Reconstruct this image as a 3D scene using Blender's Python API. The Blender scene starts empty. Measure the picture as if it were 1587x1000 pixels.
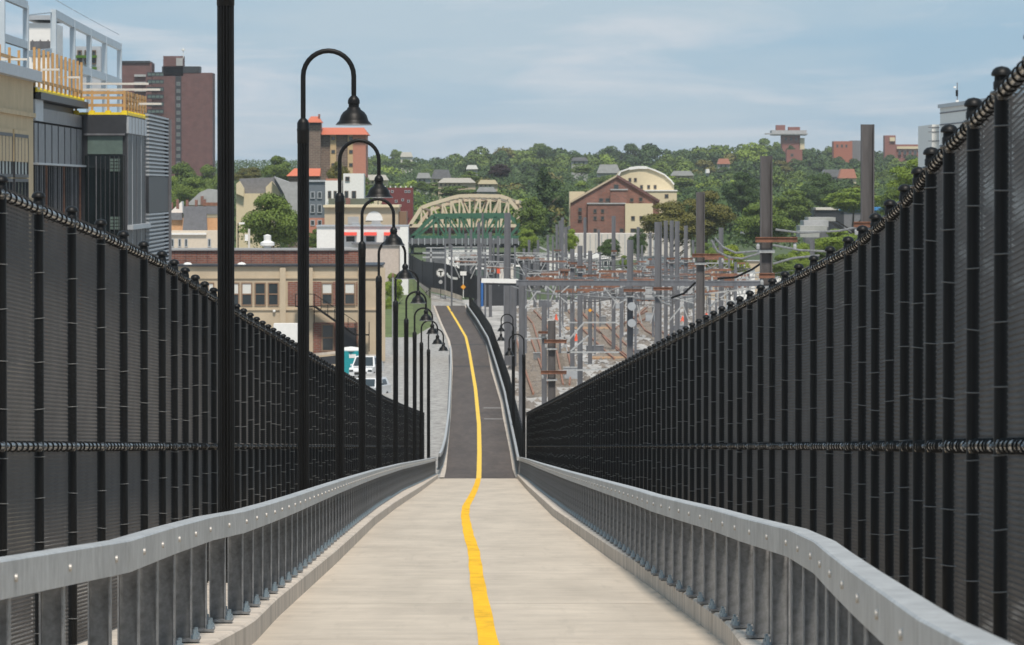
import bpy, bmesh, math, random
import numpy as np
from mathutils import Vector, Matrix, Euler
random.seed(7); RNG = np.random.default_rng(7)
S = bpy.context.scene; C = S.collection
PI = math.pi; R = math.radians

# ------------------------------------------------------------------ camera
F = 8000.0                      # focal length in photo pixels (photo 1587 x 1000)
cam = bpy.data.cameras.new('camera'); co = bpy.data.objects.new('camera', cam); C.objects.link(co)
cam.sensor_width = 36; cam.lens = F/1587*36; cam.clip_start = 1; cam.clip_end = 30000
EYE = Vector((0, 0, 1.52)); co.location = EYE
co.rotation_euler = Euler((R(90) - math.atan(208/F), 0, -math.atan(59.5/F)), 'XYZ')
cam.dof.use_dof = True; cam.dof.focus_distance = 55; cam.dof.aperture_fstop = 16
S.camera = co
# ------------------------------------------------------------------ sky, sun, exposure
SUN_EL, SUN_AZ = 58, 174        # azimuth clockwise from +Y (behind the camera, to the right)
W = bpy.data.worlds.new('World'); S.world = W; W.use_nodes = True
nt = W.node_tree; N = nt.nodes; L = nt.links; N.clear()
out = N.new('ShaderNodeOutputWorld'); bg = N.new('ShaderNodeBackground'); L.new(bg.outputs[0], out.inputs[0])
sky = N.new('ShaderNodeTexSky'); sky.sky_type = 'NISHITA'; sky.sun_disc = False
sky.sun_elevation = R(SUN_EL); sky.sun_rotation = R(SUN_AZ); sky.air_density = 1.0; sky.dust_density = 0.3; sky.ozone_density = 2.0
tc = N.new('ShaderNodeTexCoord'); sx = N.new('ShaderNodeSeparateXYZ'); L.new(tc.outputs['Generated'], sx.inputs[0])
def mth(op, a, b=None, clamp=False):
    n = N.new('ShaderNodeMath'); n.operation = op; n.use_clamp = clamp
    for i, v in enumerate((a, b)):
        if v is None: continue
        if isinstance(v, (int, float)): n.inputs[i].default_value = v
        else: L.new(v, n.inputs[i])
    return n.outputs[0]
zc = mth('ADD', mth('MAXIMUM', sx.outputs[2], 0.0), 0.035)
cx = mth('DIVIDE', sx.outputs[0], zc); cy = mth('MULTIPLY', mth('DIVIDE', sx.outputs[1], zc), 0.36)
cb = N.new('ShaderNodeCombineXYZ'); L.new(cx, cb.inputs[0]); L.new(cy, cb.inputs[1])
def noise(scale, det, rough, off=(0,0,0), dist=0.0):
    m = N.new('ShaderNodeVectorMath'); m.operation = 'ADD'; L.new(cb.outputs[0], m.inputs[0]); m.inputs[1].default_value = off
    n = N.new('ShaderNodeTexNoise'); n.inputs['Scale'].default_value = scale; n.inputs['Detail'].default_value = det
    n.inputs['Roughness'].default_value = rough; n.inputs['Distortion'].default_value = dist; L.new(m.outputs[0], n.inputs['Vector']); return n.outputs[0]
def ramp(fac, stops):
    r = N.new('ShaderNodeValToRGB'); L.new(fac, r.inputs[0])
    while len(r.color_ramp.elements) < len(stops): r.color_ramp.elements.new(0.5)
    for e, (p, c) in zip(r.color_ramp.elements, stops): e.position = p; e.color = (*c, 1) if len(c) == 3 else c
    return r.outputs[0]
def mixc(fac, a, b):
    n = N.new('ShaderNodeMix'); n.data_type = 'RGBA'
    for s, v in ((n.inputs[0], fac), (n.inputs[6], a), (n.inputs[7], b)):
        if isinstance(v, tuple): s.default_value = (*v, 1)
        elif isinstance(v, (int, float)): s.default_value = v
        else: L.new(v, s)
    return n.outputs[2]
K = 6.5                          # cloud radiance in the units of the sky node
thin = ramp(noise(0.45, 5, 0.55, (3.1, 1.7, 0)), [(0.42, (0,0,0)), (0.60, (1,1,1))])
puff = ramp(noise(1.0, 9, 0.58, (14.3, 4.2, 2.0), 0.5), [(0.47, (0,0,0)), (0.66, (1,1,1))])
base = mixc(0.88, sky.outputs[0], (0.30*K, 0.515*K, 0.725*K))       # even veil of high cloud
c1 = mixc(mth('MULTIPLY', thin, 0.85), base, (0.56*K, 0.69*K, 0.785*K))
c2 = mixc(mth('MULTIPLY', puff, 0.75), c1, (0.80*K, 0.83*K, 0.88*K))
lo = mth('SUBTRACT', 1.0, mth('MULTIPLY', mth('ABSOLUTE', sx.outputs[2]), 55.0), True)      # paler air towards the horizon all round
c2 = mixc(mth('MULTIPLY', lo, 0.5), c2, (0.62*K, 0.70*K, 0.775*K))
L.new(c2, bg.inputs[0]); bg.inputs[1].default_value = 0.10
sun = bpy.data.lights.new('sun', 'SUN'); sun.energy = 3.0; sun.angle = R(9); sun.color = (1.0, 0.91, 0.80)
so = bpy.data.objects.new('sun', sun); C.objects.link(so)
az = R(SUN_AZ); d = Vector((math.sin(az)*math.cos(R(SUN_EL)), math.cos(az)*math.cos(R(SUN_EL)), math.sin(R(SUN_EL))))
so.rotation_euler = (-d).to_track_quat('-Z', 'Y').to_euler()
S.view_settings.view_transform = 'Standard'; S.view_settings.look = 'None'; S.view_settings.gamma = 1
S.view_settings.exposure = 0.42

# ------------------------------------------------------------------ helpers
CM = co.rotation_euler.to_matrix()
def P(px, py, Y):
    d = CM @ Vector(((px - 793.5)/F, -(py - 500)/F, -1)); t = Y/d.y
    return EYE + d*t
def PX(px, Y): return P(px, 292, Y).x
def PZ(py, Y): return P(734, py, Y).z
def interp(x, pts): return float(np.interp(x, [p[0] for p in pts], [p[1] for p in pts]))
GZ = [(243, -12.15), (262, -12.8), (330, -13.1), (627, -12.75), (640, -12.7), (720, -11.5)]
def gz(Y): return -0.05*Y if Y <= 243 else interp(Y, GZ)
def hit(px, py, dz=0.0, prof=gz):      # where the ray of a photo pixel meets the path level
    lo, hi = 30.0, 1500.0
    for _ in range(50):
        m = (lo + hi)/2
        if P(px, py, m).z > prof(m) + dz: lo = m
        else: hi = m
    return P(px, py, lo)
GR = -13.6                              # general ground level of the yard
def ghit(px, py, dz=0.0): return hit(px, py, dz, lambda Y: GR)

MATS = {}
def mat(name, col, rough=0.7, metal=0.0, var=0.12, scale=3.0, col2=None, bump=0.0, spec=0.5, stretch=None, coat=0.0, detail=6):
    if name in MATS: return MATS[name]
    m = bpy.data.materials.new(name); m.use_nodes = True; t = m.node_tree; b = t.nodes['Principled BSDF']
    b.inputs['Roughness'].default_value = rough; b.inputs['Metallic'].default_value = metal
    b.inputs['Specular IOR Level'].default_value = spec; b.inputs['Coat Weight'].default_value = coat
    tcn = t.nodes.new('ShaderNodeTexCoord'); mp = t.nodes.new('ShaderNodeMapping'); t.links.new(tcn.outputs['Object'], mp.inputs[0])
    if stretch: mp.inputs['Scale'].default_value = stretch
    n = t.nodes.new('ShaderNodeTexNoise'); n.inputs['Scale'].default_value = scale; n.inputs['Detail'].default_value = detail; n.inputs['Roughness'].default_value = 0.65
    t.links.new(mp.outputs[0], n.inputs['Vector'])
    r = t.nodes.new('ShaderNodeValToRGB'); t.links.new(n.outputs[0], r.inputs[0])
    a = tuple(c*(1 - var) for c in col); bb = col2 if col2 else tuple(min(1, c*(1 + var)) for c in col)
    r.color_ramp.elements[0].position = 0.3; r.color_ramp.elements[0].color = (*a, 1)
    r.color_ramp.elements[1].position = 0.7; r.color_ramp.elements[1].color = (*bb, 1)
    t.links.new(r.outputs[0], b.inputs['Base Color'])
    if bump:
        bn = t.nodes.new('ShaderNodeBump'); bn.inputs['Strength'].default_value = bump; bn.inputs['Distance'].default_value = 0.02
        t.links.new(n.outputs[0], bn.inputs['Height']); t.links.new(bn.outputs[0], b.inputs['Normal'])
    MATS[name] = m; return m

class MB:
    def __init__(s): s.v = []; s.f = []
    def add(s, vs, fs):
        k = len(s.v); s.v += [tuple(v) for v in vs]; s.f += [tuple(i + k for i in f) for f in fs]; return s
    def box(s, x0, x1, y0, y1, z0, z1):
        return s.add([(x0,y0,z0),(x1,y0,z0),(x1,y1,z0),(x0,y1,z0),(x0,y0,z1),(x1,y0,z1),(x1,y1,z1),(x0,y1,z1)],
                     [(0,3,2,1),(4,5,6,7),(0,1,5,4),(1,2,6,5),(2,3,7,6),(3,0,4,7)])
    def bar(s, a, b, w, h=None, up=(0,0,1)):       # box from a to b
        a = Vector(a); b = Vector(b); h = h or w; d = (b - a)
        if d.length < 1e-6: return s
        d.normalize(); u = Vector(up)
        if abs(d.dot(u)) > 0.98: u = Vector((0,1,0))
        sd = d.cross(u).normalized(); u = sd.cross(d)
        q = [sd*sx_*w/2 + u*sy_*h/2 for sx_, sy_ in ((-1,-1),(1,-1),(1,1),(-1,1))]
        return s.add([a + x for x in q] + [b + x for x in q], [(0,3,2,1),(4,5,6,7),(0,1,5,4),(1,2,6,5),(2,3,7,6),(3,0,4,7)])
    def tube(s, pts, r, n=8, caps=True):
        pts = [Vector(p) for p in pts]; rs = r if isinstance(r, (list, tuple)) else [r]*len(pts)
        k = len(s.v); up = None
        for i, p in enumerate(pts):
            d = (pts[min(i+1, len(pts)-1)] - pts[max(i-1, 0)]).normalized()
            if up is None: up = Vector((0,0,1)) if abs(d.z) < 0.95 else Vector((1,0,0))
            u = (up - d*up.dot(d)).normalized(); w = d.cross(u); up = u
            for j in range(n):
                a = 2*PI*j/n; s.v.append(tuple(p + (u*math.cos(a) + w*math.sin(a))*rs[i]))
        for i in range(len(pts)-1):
            for j in range(n):
                a = k + i*n + j; b = k + i*n + (j+1) % n; s.f.append((a, b, b + n, a + n))
        if caps:
            s.f.append(tuple(k + j for j in reversed(range(n)))); s.f.append(tuple(k + (len(pts)-1)*n + j for j in range(n)))
        return s
    def lathe(s, prof, n=16, c=(0,0,0)):
        k = len(s.v)
        for r_, z in prof:
            for j in range(n): a = 2*PI*j/n; s.v.append((c[0] + r_*math.cos(a), c[1] + r_*math.sin(a), c[2] + z))
        for i in range(len(prof)-1):
            for j in range(n):
                a = k + i*n + j; b = k + i*n + (j+1) % n; s.f.append((a, b, b + n, a + n))
        return s
    def ring(s, c, axis, r, t, n=8, m=5):
        c = Vector(c); ax = Vector(axis).normalized(); u = Vector((0,0,1)) if abs(ax.z) < 0.9 else Vector((1,0,0))
        u = (u - ax*u.dot(ax)).normalized(); w = ax.cross(u); k = len(s.v)
        for i in range(n):
            a = 2*PI*i/n; rad = u*math.cos(a) + w*math.sin(a)
            for j in range(m):
                b = 2*PI*j/m; s.v.append(tuple(c + rad*(r + t*math.cos(b)) + ax*t*math.sin(b)))
        for i in range(n):
            for j in range(m):
                s.f.append((k + i*m + j, k + ((i+1) % n)*m + j, k + ((i+1) % n)*m + (j+1) % m, k + i*m + (j+1) % m))
        return s
    def prism(s, poly, y0, y1):                    # polygon in XZ, extruded along Y
        n = len(poly)
        return s.add([(x, y0, z) for x, z in poly] + [(x, y1, z) for x, z in poly],
                     [tuple(range(n)), tuple(range(2*n-1, n-1, -1))] + [(i, i + n, (i+1) % n + n, (i+1) % n) for i in range(n)])
    def mesh(s, name, m=None, smooth=False):
        me = bpy.data.meshes.new(name); me.from_pydata(s.v, [], s.f); me.update()
        if m: me.materials.append(m)
        if smooth:
            me.polygons.foreach_set('use_smooth', [True]*len(me.polygons))
            try: me.set_sharp_from_angle(angle=R(40))
            except Exception: pass
        return me
    def build(s, name, m, parent=None, loc=(0,0,0), rz=0, smooth=False):
        return link(name, s.mesh(name, m, smooth), parent, loc, rz)
def link(name, me, parent=None, loc=(0,0,0), rz=0, scale=None):
    o = bpy.data.objects.new(name, me); C.objects.link(o); o.location = loc; o.rotation_euler[2] = rz
    if scale: o.scale = scale
    if parent is not None: o.parent = parent
    return o
def tag(o, label=None, cat=None, group=None, kind=None):
    if label: o['label'] = label
    if cat: o['category'] = cat
    if group: o['group'] = group
    if kind: o['kind'] = kind
    return o
def thing(name, label, cat, loc=(0,0,0), rz=0, group=None):
    o = bpy.data.objects.new(name, None); C.objects.link(o); o.location = loc; o.rotation_euler[2] = rz; o.empty_display_size = 0.2
    return tag(o, label, cat, group)
def kids(o): return [c for c in bpy.data.objects if c.parent == o]

# ------------------------------------------------------------------ materials
M_conc = mat('deck_concrete', (0.52, 0.45, 0.365), 0.85, var=0.10, scale=1.4, bump=0.15, stretch=(0.9, 0.9, 1), detail=12)
def overlay(m, stretch, scale, lo, p0=0.35, p1=0.6, detail=8, tint=(1, 1, 1)):   # a second layer of staining multiplied on
    t = m.node_tree; b = t.nodes['Principled BSDF']; src = b.inputs['Base Color'].links[0].from_socket
    tcn = t.nodes.new('ShaderNodeTexCoord'); mp = t.nodes.new('ShaderNodeMapping'); mp.inputs['Scale'].default_value = stretch; t.links.new(tcn.outputs['Object'], mp.inputs[0])
    n = t.nodes.new('ShaderNodeTexNoise'); n.inputs['Scale'].default_value = scale; n.inputs['Detail'].default_value = detail; n.inputs['Roughness'].default_value = 0.6; t.links.new(mp.outputs[0], n.inputs['Vector'])
    r = t.nodes.new('ShaderNodeValToRGB'); t.links.new(n.outputs[0], r.inputs[0]); r.color_ramp.elements[0].position = p0; r.color_ramp.elements[0].color = (lo*tint[0], lo*tint[1], lo*tint[2], 1)
    r.color_ramp.elements[1].position = p1; r.color_ramp.elements[1].color = (1, 1, 1, 1)
    x = t.nodes.new('ShaderNodeMix'); x.data_type = 'RGBA'; x.blend_type = 'MULTIPLY'; x.inputs[0].default_value = 1
    t.links.new(src, x.inputs[6]); t.links.new(r.outputs[0], x.inputs[7]); t.links.new(x.outputs[2], b.inputs['Base Color'])
overlay(M_conc, (1.1, 0.12, 1), 1.0, 0.84, 0.35, 0.62); overlay(M_conc, (0.8, 1.5, 1), 1.0, 0.96, 0.38, 0.6, 6); overlay(M_conc, (7, 0.35, 1), 1.0, 0.90, 0.30, 0.42, 5)
M_curb = mat('curb_concrete', (0.54, 0.47, 0.395), 0.85, var=0.15, scale=2.0, bump=0.1, stretch=(1, 1.6, 0.3), detail=9)
overlay(mat('curb_concrete', (0.54, 0.47, 0.395), 0.85, var=0.15, scale=2.0, bump=0.1, stretch=(1, 1.6, 0.3), detail=9), (1, 2.5, 0.1), 1.0, 0.78, 0.4, 0.55, 6)
M_asph = mat('asphalt', (0.088, 0.070, 0.060), 0.9, var=0.22, scale=2.2, bump=0.2, stretch=(1.6, 0.25, 1), detail=9)
M_gravel = mat('yard_gravel', (0.36, 0.345, 0.325), 0.95, var=0.42, scale=0.5, bump=0.4, detail=15, stretch=(1, 0.3, 1))
M_yel = mat('yellow_paint', (0.84, 0.46, 0.004), 0.7, var=0.14, scale=5, detail=12, spec=0.2, stretch=(1, .3, 1))
M_galv = mat('galvanized_steel', (0.45, 0.455, 0.45), 0.5, 0.25, var=0.22, scale=9, detail=9, stretch=(1, 1, 0.6))
M_galvd = mat('galvanized_dark', (0.21, 0.215, 0.22), 0.55, 0.25, var=0.4, scale=14, detail=9)
M_bolt = mat('bright_bolt', (0.42, 0.40, 0.37), 0.4, 0.3, var=0.1)
M_nut = mat('zinc_blue', (0.26, 0.33, 0.38), 0.4, 0.5, var=0.2, scale=20)
M_blk = mat('black_powdercoat', (0.007, 0.007, 0.007), 0.45, 0.0, var=0.2, scale=4, spec=0.22)
M_gloss = mat('black_gloss_pipe', (0.03, 0.029, 0.028), 0.2, 0.0, var=0.2, scale=4, spec=0.6)
M_mesh = mat('vinyl_mesh', (0.135, 0.124, 0.115), 0.36, 0.0, var=0.2, scale=3, spec=0.6)
M_tie = mat('aluminium_tie', (0.13, 0.13, 0.127), 0.6, 0.1, var=0.1)
M_steel = mat('weathered_steel', (0.15, 0.155, 0.17), 0.6, 0.3, var=0.25, scale=1.2, stretch=(3, 3, 0.4))
M_steeld = mat('dark_weathered_steel', (0.105, 0.098, 0.098), 0.6, 0.2, var=0.35, scale=1.2, stretch=(3, 3, 0.4))
M_rust = mat('rust_steel', (0.20, 0.095, 0.06), 0.85, var=0.4, scale=3)
M_glass = mat('window_glass', (0.035, 0.045, 0.05), 0.08, 0.0, var=0.4, scale=0.15, spec=0.8)
M_frame = mat('window_frame', (0.12, 0.09, 0.07), 0.6)
M_wht = mat('white_paint', (0.75, 0.74, 0.71), 0.6, var=0.06)
M_bark = mat('bark', (0.08, 0.06, 0.045), 0.9)

# ------------------------------------------------------------------ ground, hill
HT = [(-500, GR), (700, GR), (900, -10), (1200, -6), (1800, 0), (2600, 11.5), (3200, 11), (9000, -60)]
def terr(Y): return interp(Y, HT)
g = MB(); ys = [-300, 0, 120, 240, 360, 480, 600, 700]
for a, b in zip(ys[:-1], ys[1:]):
    k = len(g.v)
    for Y in (a, b):
        for X in (-900, 900): g.v.append((X, Y, terr(Y)))
    g.f.append((k, k+1, k+3, k+2))
tag(g.build('ground', M_gravel), kind='structure')
M_hill = mat('hill_ground', (0.06, 0.085, 0.03), 0.95, var=0.3, scale=0.02)
g = MB(); ys = [700, 900, 1200, 1500, 1800, 2200, 2600, 3200, 9000]
for a, b in zip(ys[:-1], ys[1:]):
    k = len(g.v)
    for Y in (a, b):
        for X in (-2500, 2500): g.v.append((X, Y, terr(Y)))
    g.f.append((k, k+1, k+3, k+2))
tag(g.build('hill', M_hill), kind='structure')

# ------------------------------------------------------------------ viaduct deck and curbs
EL = [(4,2.7),(28,2.05),(34,1.8),(39.5,1.69),(45.7,1.74),(67,1.78),(99,1.90),(125,1.9),(170,1.78),(229,1.70),(243,1.67)]
ER = [(4,0.9),(19,1.2),(28,1.55),(34,1.80),(39.5,1.93),(55,1.92),(69,1.84),(111,1.72),(179,1.85),(243,2.05)]
RL = [(11.16, 2.472), (15.97, 2.347), (22.99, 2.107), (27.8, 1.866), (31.84, 1.895), (37.04, 1.914), (39.83, 1.809), (49.35, 1.809), (73.11, 1.95), (91.39, 2.03), (113.52, 2.1), (153.92, 2.12), (192.4, 1.93), (243, 1.75)]
RR = [(7.7, 1.154), (15.3, 1.318), (17.89, 1.419), (22.41, 1.597), (27.71, 1.828), (30.69, 1.924), (32.9, 1.953), (36.75, 1.914), (41.65, 1.934), (45.21, 1.905), (55.12, 1.857), (61.57, 1.9), (83.69, 1.9), (106.78, 1.9), (163.54, 2.0), (197.21, 2.1), (243, 2.15)]
FL = [(14,3.2),(24,2.92),(30.4,2.78),(36,2.62),(42,2.54),(50,2.60),(60,2.66),(90,2.76),(130,2.78),(163,2.84),(202,2.66),(243,2.35)]
FR = [(8,1.75),(15.8,2.0),(21.7,2.22),(23.9,2.30),(25.9,2.37),(27.7,2.45),(30,2.57),(32.2,2.66),(38.6,2.85),(55,2.83),(89,2.80),(170,2.68),(243,2.5)]
YL = [(4,0.36),(39.5,.115),(58,.04),(75,0.0),(88,-.085),(103,-.15),(113,-.19),(131,-.19),(150,-.09),(174,.02),(205,.13),(243,.225)]
M_jt = mat('joint_filler', (0.58, 0.50, 0.41), 0.9)
deck = tag(thing('path_deck', None, None), kind='structure')
y = 4.0; slab = []
while y < 243: slab.append(y); y += 9.15
slab.append(243.0)
for a, b in zip(slab[:-1], slab[1:]):
    b2 = b - (0.002 if b < 243 else 0); m = MB(); n = max(2, int((b2 - a)/1.5))
    for i in range(n + 1):
        Y = a + (b2 - a)*i/n
        for X, dz in ((-interp(Y, EL) - 0.02, 0), (interp(Y, ER) + 0.02, 0), (interp(Y, ER) + 0.02, -0.45), (-interp(Y, EL) - 0.02, -0.45)): m.v.append((X, Y, gz(Y) + dz))
    for i in range(n):
        for j in range(4): m.f.append((i*4 + j, i*4 + (j+1) % 4, (i+1)*4 + (j+1) % 4, (i+1)*4 + j))
    m.f += [(3,2,1,0), (n*4, n*4+1, n*4+2, n*4+3)]
    m.build('deck_slab', M_conc, deck)
    if a > 4: MB().add([(x_, y_, gz(y_) + .003) for x_, y_ in ((-interp(a, EL), a - .02), (interp(a, ER), a - .02), (interp(a, ER), a + .02), (-interp(a, EL), a + .02))], [(0,1,2,3)]).build('joint_seal', M_jt, deck)
def curb(sgn, E, Fn, label):
    o = tag(thing('curb', None, None), kind='structure'); y = 5.0
    while y < 243:
        b = min(y + 3.05, 243); b2 = b - 0.012; m = MB()
        for Y in (y, (y + b2)/2, b2):
            e = interp(Y, E); f = interp(Y, Fn) + 0.28; z = gz(Y)
            for X, dz in ((e, -0.5), (e, 0.165), (e + 0.02, 0.18), (f, 0.18), (f, -0.5)): m.v.append((sgn*X, Y, z + dz))
        for i in range(2):
            for j in range(5):
                q = (i*5 + j, i*5 + (j+1) % 5, (i+1)*5 + (j+1) % 5, (i+1)*5 + j); m.f.append(q if sgn > 0 else q[::-1])
        m.f += [(0,1,2,3,4), (14,13,12,11,10)]
        m.build('curb_block', M_curb, o); y = b
    return o
curb(-1, EL, FL, ''); curb(1, ER, FR, '')
# supporting piers under the viaduct
pr = tag(thing('viaduct_supports', None, None), kind='structure')
for Y in range(20, 240, 24):
    z = gz(Y) - 0.5
    if z - 1.0 > GR: MB().box(-2.6, 2.6, Y - 0.5, Y + 0.5, z - 0.9, z).box(-0.7, 0.7, Y - 0.6, Y + 0.6, GR - 0.2, z - 0.9).build('pier', M_curb, pr)
MB().add([(-2.4, 4, -0.05*4 - 0.46), (2.4, 4, -0.05*4 - 0.46), (2.4, 243, -12.61), (-2.4, 243, -12.61), (-2.4, 4, -1.4), (2.4, 4, -1.4), (2.4, 243, -13.6), (-2.4, 243, -13.6)],
         [(0,1,2,3),(4,7,6,5),(0,4,5,1),(1,5,6,2),(2,6,7,3),(3,7,4,0)]).build('girder', M_curb, pr)
overlay(M_yel, (3, .5, 1), 1.0, .80, .38, .5, 10, (1, 1, 2)); overlay(M_galv, (6, 1.2, 1), 1.0, .86, .40, .60, 10)
# yellow line on the deck
m = MB(); Ys = list(np.arange(4, 243, 1.3)) + [242.9]
for i, Y in enumerate(Ys):
    x = interp(Y, YL); w = 0.07 + 0.0002*Y + 0.004*math.sin(Y*0.7) + 0.002*random.uniform(-1, 1)
    m.v += [(x - w, Y, gz(Y) + 0.005), (x + w, Y, gz(Y) + 0.005)]
for i in range(len(Ys) - 1): m.f.append((2*i, 2*i+1, 2*i+3, 2*i+2))
tag(m.build('yellow_centre_line', M_yel), kind='structure')

# ------------------------------------------------------------------ chain link fences on the viaduct
SP = 1.95; FH = 3.05
def mesh_panel(H, slope, name, cell=0.026, r=0.0026, wave=0.018):
    nw = int(SP/cell); ns = int(H/cell)
    vs = []; fs = []; tri = [(math.cos(a), math.sin(a)) for a in (PI/2, PI/2 + 2*PI/3, PI/2 + 4*PI/3)]
    i = np.arange(ns + 1)
    for k in range(nw):
        y0 = 0.03 + k*cell; ph = (i + k) % 2
        yy = y0 + np.where(ph == 0, 0, cell*1.08); xx = np.where(ph == 0, wave, -wave)
        zz = i*cell - yy*slope
        base = len(vs)*3
        ring = np.stack([np.stack([xx + r*tx*1.1, yy + r*ty, zz], 1) for tx, ty in tri], 1)   # (ns+1, 3, 3)
        vs.append(ring.reshape(-1, 3))
    V = np.concatenate(vs); nv = (ns + 1)*3
    q = []
    for s_ in range(3):
        a = i[:-1]*3 + s_; b = i[:-1]*3 + (s_ + 1) % 3
        q.append(np.stack([a, b, b + 3, a + 3], 1))
    q = np.concatenate(q); Fa = np.concatenate([q + k*nv for k in range(nw)])
    me = bpy.data.meshes.new(name); me.vertices.add(len(V)); me.vertices.foreach_set('co', V.ravel())
    me.loops.add(len(Fa)*4); me.loops.foreach_set('vertex_index', Fa.ravel())
    me.polygons.add(len(Fa)); me.polygons.foreach_set('loop_start', np.arange(len(Fa))*4)
    me.update(calc_edges=True); me.materials.append(M_mesh); return me
me_panel = mesh_panel(FH - 0.02, 0.05, 'mesh_panel')
cap_prof = [(0.032, -0.03), (0.036, -0.03), (0.036, 0.0), (0.031, 0.008), (0.031, 0.026), (0.041, 0.026), (0.045, 0.031), (0.044, 0.040), (0.037, 0.054), (0.024, 0.064), (0.0005, 0.069)]
me_cap = MB().lathe(cap_prof, 16).mesh('post_cap', M_blk, True)
me_post = MB().tube([(0,0,0.2), (0,0,FH + 0.02)], 0.0315, 14).mesh('post', M_blk, True)
me_band = MB().ring((0,0,0), (0,0,1), 0.0365, 0.0032, 14, 5).bar((0.0, 0, 0), (0.05, 0.02, -0.002), 0.008).mesh('post_tie', M_tie, True)
me_rt = MB()
me_rt.ring((0, 0, 0), (0,1,0), 0.0305, 0.0050, 14, 5)
me_rt.bar((0.02, 0, -0.02), (0.045, 0.01, -0.03), 0.006)
me_rt = me_rt.mesh('rail_tie', M_blk, True)
me_bb = MB().ring((0,0,0), (0,0,1), 0.042, 0.009, 14, 5).lathe([(0.0, -0.03),(0.02,-0.03),(0.028,-0.015),(0.028,0.015),(0.02,0.03),(0,0.03)], 10, (0, -0.045, 0)).lathe([(0.0, -0.03),(0.02,-0.03),(0.028,-0.015),(0.028,0.015),(0.02,0.03),(0,0.03)], 10, (0, 0.045, 0)).mesh('rail_fitting', M_gloss, True)
def fence(sgn, Fn, Y0, label, Yend=243.0):
    root = thing('chain_link_fence', label, 'fence')
    Ys = []; y = Y0
    while y < Yend: Ys.append(y); y += SP
    pts = [Vector((sgn*interp(y, Fn), y, gz(y))) for y in Ys]
    far = MB(); farp = MB(); ntie = 0; nband = 0
    for i, p in enumerate(pts):
        link('post', me_post, root, p); link('post_cap', me_cap, root, p + Vector((0,0,FH - 0.0)))
        for h in (FH - 0.045, 1.52): link('rail_fitting', me_bb, root, p + Vector((0,0,h)), scale=(1,1,1))
        ph = random.uniform(0, 0.12)
        for k in range(10):
            z = 0.32 + k*0.283 + ph
            if abs(z - 1.52) < 0.04 or z > FH - 0.12: continue
            q = p + Vector((0, 0, z + random.uniform(-0.02, 0.02)))
            if p.y < 60 and nband < 180:
                b_ = link('post_tie', me_band, root, q, 0 if sgn > 0 else PI); b_.rotation_euler[1] = random.uniform(-.12, .12); nband += 1
            else: farp.ring(q, (random.uniform(-.12,.12),0,1), 0.038, 0.005, 8, 3)
        if i + 1 == len(pts): break
        nx = pts[i+1]; dv = nx - p; ang = math.atan2(-dv.x, dv.y)
        off = sgn*0.042
        link('mesh_panel', me_panel, root, p + Vector((off, 0, 0.05)), ang, (1, dv.xy.length/SP, 1))
        link('tension_bar', me_tb, root, p + Vector((off, 0, 0)), ang)
        for h, mt in ((FH - 0.045, M_gloss), (1.52, M_gloss)):
            a = p + Vector((0,0,h)); b = nx + Vector((0,0,h))
            key = (round(dv.x, 2), h)
            o = MB().tube([(0,0,0), (0, dv.xy.length, dv.z)], 0.028, 12, False).build('top_rail' if h > 2 else 'mid_rail', mt, root, a, ang, True)
            for k in range(6):
                t_ = (k + 1.0 + random.uniform(-.15, .15))/7; q = a.lerp(b, t_)
                if p.y < 48 and ntie < 230:
                    o = link('rail_tie', me_rt, root, q, ang if sgn > 0 else ang + PI); o.rotation_euler[1] = random.uniform(-.3, .3); ntie += 1
                else: far.ring(q, dv, 0.0305, 0.0075, 6, 3)
    tag(far.build('rail_ties', M_blk, root, smooth=True), kind='stuff'); tag(farp.build('post_ties', M_tie, root, smooth=True), kind='stuff')
    return root
me_tb = MB().box(-0.004, 0.004, 0.04, 0.052, 0.12, FH - 0.05).mesh('tension_bar', M_tie)
fence(-1, FL, 30.4 - SP*5, 'tall black chain link fence with domed post caps on the left of the path')
fence(1, FR, 21.7 - SP*4, 'tall black chain link fence with domed post caps on the right of the path')

# ------------------------------------------------------------------ galvanized guard rails on the viaduct
def ibeam(h, d=0.12, w=0.13, t=0.009):          # web across the path (x), flanges parallel to the path
    m = MB(); m.box(-d/2 + t, d/2 - t, -t/2, t/2, 0, h); m.box(-d/2, -d/2 + t, -w/2, w/2, 0, h); m.box(d/2 - t, d/2, -w/2, w/2, 0, h); return m
me_gp = ibeam(0.64).mesh('rail_post', M_galvd)
me_bp = MB().box(-0.12, 0.12, -0.13, 0.13, 0, 0.018).box(-0.1, 0.1, -0.1, 0.1, -0.014, 0).mesh('base_plate', M_galvd)
nutp = [(0.024, 0.018), (0.024, 0.045), (0.013, 0.045), (0.013, 0.08), (0, 0.08)]
me_nut = MB().lathe(nutp, 6).mesh('anchor_bolt', M_nut)
me_bolt = MB().tube([(0,0,0), (0.012,0,0), (0.016,0,0)], [0.02, 0.018, 0.001], 10, True).mesh('bolt', M_bolt, True)
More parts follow.
